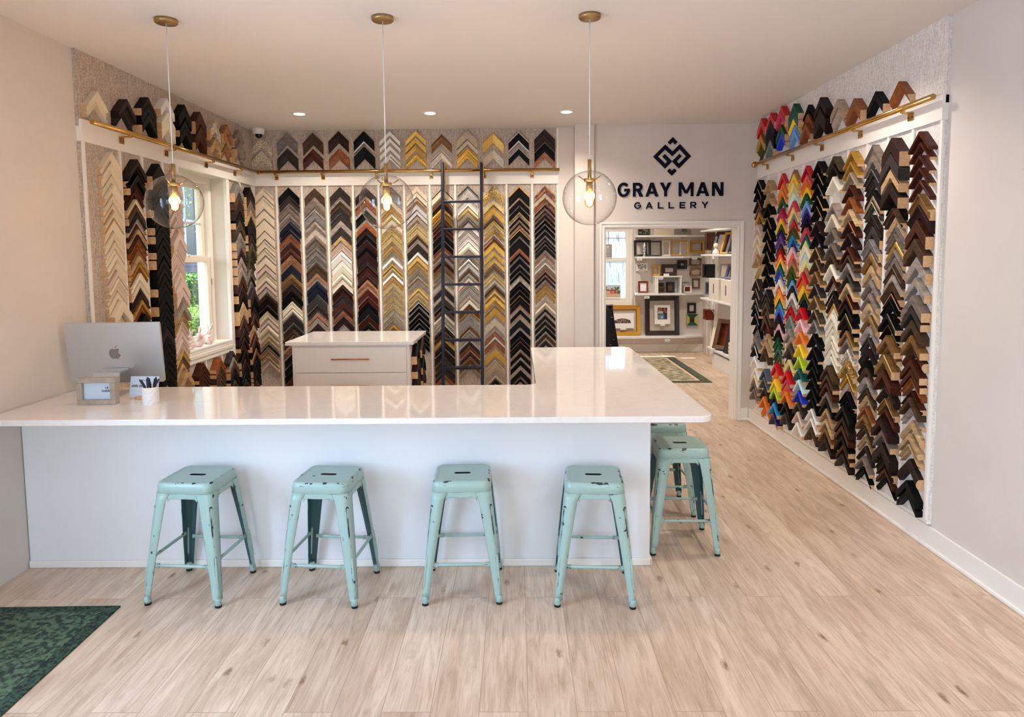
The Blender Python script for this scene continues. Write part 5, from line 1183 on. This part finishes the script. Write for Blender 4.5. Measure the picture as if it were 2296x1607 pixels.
# pictures in the back window
def p_old(b, w, h, M): b.box(-w*.4, w*.36, -.0195, -.0182, h*.1, h*.9, 0, 0, M); blobs(b, 8, -w*.36, w*.3, h*.6, h*.85, .03, 1, M, -.0199); b.box(-w*.4, w*.36, -.0202, -.0182, h*.28, h*.31, 2, 0, M); return [C('old_grey', (168, 160, 154)), C('old_light', (200, 194, 188)), C('old_dark', (96, 92, 90))]
def p_red(b, w, h, M):
    b.box(-w*.5, w*.5, -.0195, -.0182, 0, h*.36, 0, 0, M); b.box(-w*.5, w*.5, -.0195, -.0182, h*.36, h, 1, 0, M); blobs(b, 30, -w*.46, w*.46, h*.5, h*.8, .028, 2, M, -.0199); blobs(b, 8, w*.26, w*.46, h*.34, h*.5, .03, 2, M, -.0199)
    b.box(-w*.48, -w*.2, -.0210, -.0182, h*.34, h*.55, 3, 0, M); b.box(w*.02, w*.28, -.0210, -.0182, h*.34, h*.55, 3, 0, M); b.prism([(-w*.48, h*.55), (w*.28, h*.55), (w*.2, h*.63), (-w*.44, h*.63)], -.0212, -.0182, 3, 'y', M)
    b.box(-w*.2, w*.02, -.0206, -.0182, h*.33, h*.55, 0, 0, M)
    for x in (-.36, .14): b.box(x*w-.02, x*w+.02, -.0216, -.0182, h*.40, h*.51, 4, 0, M); b.box(x*w-.013, x*w+.013, -.0218, -.0182, h*.42, h*.49, 5, 0, M)
    return [C('sand', (206, 176, 146)), C('pale_sky', (188, 206, 214)), C('tree_olive', (98, 94, 50)), C('barn_red', (196, 62, 58)), C('trim_cream', (232, 220, 204)), C('dark_pane', (60, 58, 60))]
picture('old grey photograph propped on the back window crossbar', 1.42, 1.661, 1.672, 1.90, p_old, RY1-.006, .03, M_F['grey'], 'picture')
picture('painting of a red house propped in the lower back window', 1.44, 1.815, .962, 1.186, p_red, RY1-.006, .05, M_F['print'], 'picture')

# ------------------------------------------------------------------ back room: side shelves
SX = 2.98
for nm, z, ya, yb, lab in (('p', 2.10, 9.1, 10.95, 'topmost white shelf on the back room side wall'), ('q', 1.715, 9.0, 10.9, 'second white shelf on the back room side wall'), ('r', 1.02, 9.0, 10.9, 'third white shelf on the back room side wall'), ('s', .27, 9.0, 10.5, 'lowest white shelf on the back room side wall')):
    o = empty('wall_shelf', (SX+.14, (ya+yb)/2, z-.03), lab, 'shelf', 'white shelves on the back room side wall')
    part(MB().box(SX, RX1, ya, yb, z-.03, z, 0, .003), 'board', M_SHELF, o)
    if nm in 'qrs': tag_plate(o, SX, 10.2, z-.045, .095, .06, 'x')
    if nm in 'rs':
        part(MB().tube([(SX+.01, yb-.15, z-.03), (RX1-.005, yb-.35, z-.42 if nm == 'r' else .03)], .006, 8), 'brace_wire', M_SHELF, o)
wbox('baseboard_side_annex', 3.0, RX1, 8.9, 10.25, 0, .2, M_SHELF, None, .004, **st)
for k in range(3): trim(RX1-.018-.004*k, RX1, 10.98+.2*k, 11.06+.2*k, 0, 2.6)
def lean_frame(label, y, z, w, h, bw, m, d=.03, tilt_=.35, back=None, lip=None, x=SX+.02):
    """frame standing on a side shelf, seen nearly edge-on, leaning back against the wall"""
    o = fr(label, -w/2, w/2, 0, h, bw, m, 0, d, -tilt_, 'frames on the back room side shelves', back, lip)
    o.rotation_euler = (0, 0, -PI/2 + .25); o.location = (x+.10, y, z+.001)
    o.rotation_euler = (0, 0, PI*-.5+.5)
    return o
for args in (('dark brown frame leaning on the second side shelf, leftmost', 10.35, 1.715, .26, .36, .045, M_F['dark']), ('thin gold frame leaning on the second side shelf', 9.93, 1.715, .24, .33, .022, M_F['gold']), ('black frame leaning on the second side shelf, rightmost', 9.55, 1.715, .25, .40, .035, M_F['black']),
             ('slate blue frame leaning on the third side shelf boxes', 9.75, 1.345, .19, .22, .035, M_F['navy']), ('gold brown frame leaning on the third side shelf boxes', 9.45, 1.345, .19, .22, .03, M_F['gold'])):
    lean_frame(*args)
lean_frame('grey frame standing at the back of third side shelf boxes', 10.2, 1.345, .22, .22, .02, M_F['grey'], .02, .12, M_F['mount'], None, SX+.08)
lean_frame('white framed print leaning at the left of lowest side shelf', 10.36, .27, .24, .30, .05, M_F['white'], .03, .25, M_CARD)
lean_frame('large deep brown frame leaning on the lowest side shelf', 10.02, .27, .30, .46, .06, M_F['brown'], .09, .28, M_F['red'])
lean_frame('tall dark frame leaning on the lowest side shelf', 9.62, .27, .26, .66, .07, M_F['dark'], .05, .28)
# frames hung on the striped side wall beyond the shelves
def sideframe(label, y, z, w, h, m, d):
    o = fr(label, -w/2, w/2, 0, h, .03, m, 0, d, 0, 'frames on the back room side wall', M_F['mount']); o.rotation_euler = (0, 0, -PI/2); o.location = (RX1-.03, y, z); return o
sideframe('brown frame hung beside the side shelves, highest', 11.12, 1.78, .22, .30, M_F['brown'], .10)
sideframe('black box frame hung beside the side shelves, middle', 11.12, 1.33, .22, .22, M_F['black'], .14)
sideframe('black and teal frame hung beside the side shelves, lower', 11.15, 1.05, .20, .20, M_F['navy'], .08)
sideframe('dark red box frame hung beside the side shelves, lowest', 11.12, .63, .20, .17, M_F['red'], .12)
bu = empty('bust', (SX+.06, 10.28, 1.716), 'small pale bust standing before frames on second side shelf', 'bust')
b = MB().lathe([(.05, 0), (.052, .015), (.045, .05), (.02, .075), (.018, .09), (.032, .105), (.038, .13), (.030, .158), (.0, .172)], 18, (SX+.06, 10.28, 1.716)); b.sphere((SX+.05, 10.245, 1.716+.12), .009, 8, 6); part(b, 'figure', mat('pink_plaster', (236, 212, 200), .6), bu)
# white storage boxes with hand slots on the third side shelf
def storage_box(y, w, label):
    o = empty('storage_box', (SX+.12, y, 1.02), label, 'box', 'storage boxes on the third side shelf')
    b = MB(); x0, x1, y0, y1, z0, z1 = SX+.015, RX1-.02, y-w/2, y+w/2, 1.021, 1.345
    b.box(x0, x1, y0, y1, z0, z1, 0, .004)
    part(b, 'carton', mat('box_board', (222, 210, 196), .6), o)
    q = rounded([(-.018, -.075), (.018, -.075), (.018, .075), (-.018, .075)], [.0175]*4, 6)
    part(MB().prism([((x0+x1)/2+a, (z0+z1)/2+c_+.01) for a, c_ in q], y0-.001, y0+.004, 0, 'y'), 'hand_slot', M_BLACK, o)
    part(MB().prism([(y+a, (z0+z1)/2+c_+.01) for a, c_ in q], x0-.001, x0+.004, 0, 'x'), 'hand_slot', M_BLACK, o)
storage_box(9.62, .46, 'pale storage box with a dark hand slot, nearer the doorway'); storage_box(10.22, .50, 'pale storage box with hand slot, further from the doorway')
cr_ = empty('crate', (SX+.1, 9.2, .27), 'white slatted wooden crate at right end of lowest side shelf', 'crate')
b = MB()
for k in range(4):
    z = .272 + k*.052
    b.box(SX+.0, SX+.012, 9.02, 9.40, z, z+.042, 0, .002); b.box(SX, RX1-.02, 9.40, 9.412, z, z+.042, 0, .002); b.box(SX, RX1-.02, 9.008, 9.02, z, z+.042, 0, .002)
part(b, 'slats', mat('white_slats', (234, 224, 212), .6), cr_)
b = MB()
for y in (9.03, 9.39):
    for x in (SX+.02, RX1-.03): b.box(x-.01, x+.01, y-.012, y+.012, .271, .475)
part(b, 'corner_post', mat('white_slats', (234, 224, 212), .6), cr_)
# navy cloth hung just inside the doorway
cl = empty('hanging_cloth', (1.27, 9.2, 0), 'dark navy cloth with small gold dots hanging inside the doorway', 'cloth')
b = MB(); vs = []; fs = []; n, m = 18, 12
for i in range(m+1):
    f = i/m; z = 1.02 - f*1.0; x0, x1 = 1.02, 1.315 + .16*f**1.2
    for k in range(n+1):
        g = k/n; vs.append((x0+(x1-x0)*g, 9.2 + .035*math.sin(g*16 + f*1.5)*(.3+f), z))
for i in range(m):
    for k in range(n): fs.append((i*(n+1)+k, i*(n+1)+k+1, (i+1)*(n+1)+k+1, (i+1)*(n+1)+k))
b.add(vs, fs, 0, True)
clo = part(b, 'drape', mat('navy_dotted_cloth', (18, 20, 40), .8), cl); so = clo.modifiers.new('thick', 'SOLIDIFY'); so.thickness = .006
b = MB()
for (x, z) in ((1.30, .86), (1.33, .55), (1.36, .50), (1.40, .40), (1.28, .48), (1.42, .52), (1.38, .30)): b.sphere((x, 9.2+.035*math.sin((x-1.02)/(.3+.1)*16+.5)*.5-.012, z), .008, 8, 6)
part(b, 'gold_dots', M_F['gold'], cl)
part(MB().tube([(1.02, 9.2, 1.025), (1.32, 9.2, 1.025)], .012, 10), 'bar', M_WIRE, cl); b = MB().tube([(1.03, 9.21, 1.02), (1.03, 9.21, .0)], .012, 10); b.box(.95, 1.11, 9.1, 9.32, 0, .015, 0, .004); part(b, 'stand', M_WIRE, cl)

# ------------------------------------------------------------------ rugs
def rugmat(nm, a, c2, sc, st2):
    return mat(nm, a, .95, 0, 'noise', c2, sc, .4, amount=.16, stretch=st2)
M_RUG = rugmat('olive_rug_field', (190, 172, 142), (92, 90, 62), 9, (1, 2.6, 1)); M_RUGB = rugmat('olive_rug_border', (92, 96, 70), (52, 58, 44), 40, (1, 1, 1)); M_RUGL = mat('dark_rug_line', (40, 40, 36), .95)
rg = empty('rug', (1.9, 9.99, 0), 'worn green and beige rug on the back room floor', 'rug')
part(MB().box(1.20, 2.609, 8.875, 11.107, 0, .008, 0, .002), 'border', M_RUGB, rg)
b = MB(); b.box(1.20, 2.50, 8.95, 11.03, .008, .0092); part(b, 'line', M_RUGL, rg)
part(MB().box(1.20, 2.475, 8.975, 11.0, .0092, .0102), 'field_edge', mat('rug_peach', (206, 178, 150), .95), rg)
part(MB().box(1.20, 2.43, 9.02, 10.95, .0102, .0112), 'field', M_RUG, rg)
r2 = empty('rug', (-2.25, 2.8, 0), 'dark green patterned rug corner on the floor at lower left', 'rug')
rot = Matrix.Translation((-1.975, 3.172, 0)) @ Matrix.Rotation(.02, 4, 'Z')
part(MB().box(-.62, 0, -.95, 0, 0, .008, 0, .002, rot), 'border', rugmat('green_rug_border', (58, 84, 66), (20, 34, 30), 70, (1, 1, 1)), r2)
part(MB().box(-.56, -.06, -.89, -.06, .008, .0092, 0, 0, rot), 'field', rugmat('green_rug_field', (86, 108, 84), (32, 48, 40), 45, (1, 1, 1)), r2)

# ------------------------------------------------------------------ outside
M_GRASS = mat('garden_ground', (96, 112, 62), .95, 0, 'noise', (70, 84, 44), 5)
wbox('ground', -14, -3.0, -2, 16, -.35, -.25, M_GRASS, **st)
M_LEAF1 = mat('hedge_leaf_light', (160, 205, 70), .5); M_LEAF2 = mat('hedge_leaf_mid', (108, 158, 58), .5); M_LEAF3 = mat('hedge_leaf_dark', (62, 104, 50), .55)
def hedge(x0, x1, y0, y1, z1, label, n, mi_bias, s=.06):
    o = empty('hedge', ((x0+x1)/2, (y0+y1)/2, -.25), label, 'hedge', 'hedges outside the window')
    b = MB(); r = random.Random(int(z1*100))
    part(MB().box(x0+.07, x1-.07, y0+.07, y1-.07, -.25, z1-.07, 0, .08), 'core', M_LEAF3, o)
    for k in range(n):
        f = r.random()
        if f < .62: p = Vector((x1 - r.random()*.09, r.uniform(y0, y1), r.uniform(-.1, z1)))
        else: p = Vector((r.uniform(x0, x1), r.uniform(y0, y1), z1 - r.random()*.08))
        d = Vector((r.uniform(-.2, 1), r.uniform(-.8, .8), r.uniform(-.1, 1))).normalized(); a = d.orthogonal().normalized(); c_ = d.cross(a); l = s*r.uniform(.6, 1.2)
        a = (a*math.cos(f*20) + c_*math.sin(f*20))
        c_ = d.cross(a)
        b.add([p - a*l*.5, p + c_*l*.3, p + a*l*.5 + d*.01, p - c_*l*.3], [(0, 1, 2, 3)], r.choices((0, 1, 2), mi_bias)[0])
    part(b, 'foliage', [M_LEAF1, M_LEAF2, M_LEAF3], o, kind='stuff')
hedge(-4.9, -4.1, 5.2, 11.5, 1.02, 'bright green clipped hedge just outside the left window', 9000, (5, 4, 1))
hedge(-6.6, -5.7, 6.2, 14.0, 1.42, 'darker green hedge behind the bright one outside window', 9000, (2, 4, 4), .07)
M_BRICKB = mat('grey_brick', (150, 140, 140), .8)
nt = M_BRICKB.node_tree; bk_ = nt.nodes.new('ShaderNodeTexBrick'); bk_.inputs['Scale'].default_value = 6; bk_.inputs['Color1'].default_value = lin((150, 128, 126)); bk_.inputs['Color2'].default_value = lin((120, 112, 120)); bk_.inputs['Mortar'].default_value = lin((190, 186, 184))
tc_ = nt.nodes.new('ShaderNodeTexCoord'); mp_ = nt.nodes.new('ShaderNodeMapping'); mp_.inputs['Rotation'].default_value = (PI/2, 0, PI/2); nt.links.new(tc_.outputs['Object'], mp_.inputs['Vector']); nt.links.new(mp_.outputs[0], bk_.inputs['Vector']); nt.links.new(bk_.outputs['Color'], nt.nodes['Principled BSDF'].inputs['Base Color'])
M_SIDING = mat('pale_siding', (206, 220, 232), .7); M_SHUT = mat('slate_blue_shutter', (92, 116, 146), .6); M_DARKP = mat('dim_window_pane', (74, 88, 100), .12)
hb = empty('neighbour_house', (-8.6, 11, -.25), 'pale house with dark windows beyond the hedges outside', 'house')
part(MB().box(-8.9, -8.3, 7.5, 19, -.25, 1.62), 'brick_base', M_BRICKB, hb)
b = MB(); b.box(-8.9, -8.32, 7.5, 19, 1.62, 4.6)
for k in range(14): b.box(-8.32, -8.305, 7.5, 19, 1.64+.21*k, 1.64+.21*k+.19)
part(b, 'siding', M_SIDING, hb)
for (y0, y1, z0, z1) in ((13.5, 14.9, 1.70, 3.6), (11.4, 12.6, 1.70, 3.6), (16.0, 17.4, 1.70, 3.6)):
    f = MB()
    for q in ((y0, y0+.08, z0, z1), (y1-.08, y1, z0, z1), (y0, y1, z0, z0+.08), (y0, y1, z1-.08, z1), ((y0+y1)/2-.02, (y0+y1)/2+.02, z0, z1), (y0, y1, (z0+z1)/2-.03, (z0+z1)/2+.03)): f.box(-8.30, -8.24, q[0], q[1], q[2], q[3])
    fo = part(f, 'window', M_TRIM, hb); part(MB().box(-8.295, -8.28, y0+.06, y1-.06, z0+.06, z1-.06), 'pane', M_DARKP, fo)
    part(MB().box(-8.30, -8.25, y0-.5, y0-.03, z0, z1), 'shutter', M_SHUT, hb)
part(MB().prism([(-9.4, 4.55), (-7.9, 4.55), (-9.0, 5.6)], 7.2, 19.3, 0, 'y'), 'roof', mat('roof_grey', (110, 106, 104), .8), hb)
wbox('sun_blocker_slab', -4.5, -3.0, 4.4, 7.6, 2.86, 2.95, M_TRIM, **st)  # unseen slab added to keep the sun off the left window
tr_ = empty('tree', (-6.9, 11.6, -.25), 'small leafy tree between the hedge and the pale house', 'tree')
part(MB().tube([(-6.9, 11.6, -.25), (-6.85, 11.6, 1.2), (-6.95, 11.7, 2.3)], .06, 8, 0, True, True, [.07, .05, .03]), 'trunk', mat('bark', (96, 80, 66), .9), tr_)
b = MB(); r = random.Random(3)
for k in range(1700):
    p = Vector((-6.9, 11.7, 2.75)) + Vector((r.gauss(0, .42), r.gauss(0, .6), r.gauss(0, .34))); d = Vector((r.uniform(-1, 1), r.uniform(-1, 1), r.uniform(-1, 1))).normalized(); a = d.orthogonal().normalized(); c_ = d.cross(a); l = .07*r.uniform(.6, 1.3)
    b.add([p-a*l*.5, p+c_*l*.3, p+a*l*.5, p-c_*l*.3], [(0, 1, 2, 3)], r.choices((0, 1), (3, 2))[0])
part(b, 'foliage', [M_LEAF1, M_LEAF2], tr_, kind='stuff')

# ------------------------------------------------------------------ light
def area(name, loc, rot, sx, sy, e, col):
    L = bpy.data.lights.new(name, 'AREA'); L.shape = 'RECTANGLE'; L.size = sx; L.size_y = sy; L.energy = e; L.color = col
    o = bpy.data.objects.new(name, L); COL.objects.link(o); o.location = loc; o.rotation_euler = rot; return o
COOL = (.45, .65, 1.)
area('daylight_shop_window', (-1.9, YF-.2, 1.6), (PI/2, 0, 0), 1.15, 2.0, 45, COOL)
area('daylight_shop_window', (1.02, YF-.2, 1.6), (PI/2, 0, 0), 1.8, 2.0, 18, (.86, .92, 1.))
area('added_side_daylight', (XL-.3, (VY0+VY1)/2, 1.65), (0, -PI/2, 0), 1.5, 1.15, 95, COOL)  # lamp in the added side opening, for directional shadows
def down(x, y, e, col=(1, .91, .80), ang=2.5, blend=.9):
    L = bpy.data.lights.new('downlight', 'SPOT'); L.energy = e; L.color = col; L.spot_size = ang; L.spot_blend = blend; L.shadow_soft_size = .05
    o = bpy.data.objects.new('downlight', L); COL.objects.link(o); o.location = (x, y, CEIL-.02); return o
for x, y in DOWN: down(x, y, 76)
for x, y in ((-1.9, 1.6), (-.3, 1.6), (1.3, 1.6), (-1.9, -.8), (1.3, -.8)): down(x, y, 10, (1, .92, .82))  # unseen spots without fixtures, added to light the front of the room
down(1.75, 4.2, 54, (1, .92, .82)); down(1.75, 1.6+.3, 54, (1, .92, .82))
for x, y in ((1.4, 8.6), (2.5, 9.6), (1.6, 10.7)): down(x, y, 95, (1, .93, .84))
S = bpy.data.lights.new('sun', 'SUN'); S.energy = 13; S.angle = .009; S.color = (1, .95, .88)
so_ = bpy.data.objects.new('sun', S); COL.objects.link(so_); so_.rotation_euler = Vector((.85, -.62, -1.45)).to_track_quat('-Z', 'Y').to_euler(); so_.location = (-6, 16, 12)
W = bpy.data.worlds.new('sky'); SC.world = W; W.use_nodes = True; nt = W.node_tree
bg = nt.nodes['Background']; sk = nt.nodes.new('ShaderNodeTexSky'); sk.sky_type = 'NISHITA'; sk.sun_disc = False; sk.sun_elevation = math.radians(55); sk.sun_rotation = math.radians(200); sk.air_density = 1.2; sk.dust_density = 2.5
nt.links.new(sk.outputs['Color'], bg.inputs['Color']); bg.inputs['Strength'].default_value = .8

# ------------------------------------------------------------------ camera
cam = bpy.data.cameras.new('camera'); co = bpy.data.objects.new('camera', cam); COL.objects.link(co)
cam.sensor_fit = 'HORIZONTAL'; cam.sensor_width = 36; cam.lens = 36*1500/2296
pitch, yaw, roll = math.radians(4.59228), math.radians(-.45188), math.radians(-.447415)
# lens shift: the principal point sits above the middle of the frame
cam.shift_x = 0; cam.shift_y = (692.92-803.5)/2296
cp, sp = math.cos(pitch), math.sin(pitch); cyw, syw = math.cos(yaw), math.sin(yaw); crl, srl = math.cos(roll), math.sin(roll)
Bm = Matrix(((1, 0, 0), (0, 0, -1), (0, 1, 0)))
Mx = Matrix(((crl, -srl, 0), (srl, crl, 0), (0, 0, 1))) @ Matrix(((1, 0, 0), (0, cp, -sp), (0, sp, cp))) @ Matrix(((cyw, 0, -syw), (0, 1, 0), (syw, 0, cyw))) @ Bm
Rw = Mx.transposed() @ Matrix(((1, 0, 0), (0, -1, 0), (0, 0, -1)))     # camera looks along -z with y up
co.matrix_world = Matrix.Translation((0, 0, 1.72)) @ Rw.to_4x4()
cam.clip_start = .05; cam.clip_end = 100
SC.camera = co
v = SC.view_settings; v.view_transform = 'Standard'; v.look = 'None'; v.gamma = 1; v.use_curve_mapping = False; v.exposure = 0.36
SC.cycles.max_bounces = 12; SC.cycles.transparent_max_bounces = 16
SC.cycles.sample_clamp_indirect = 6
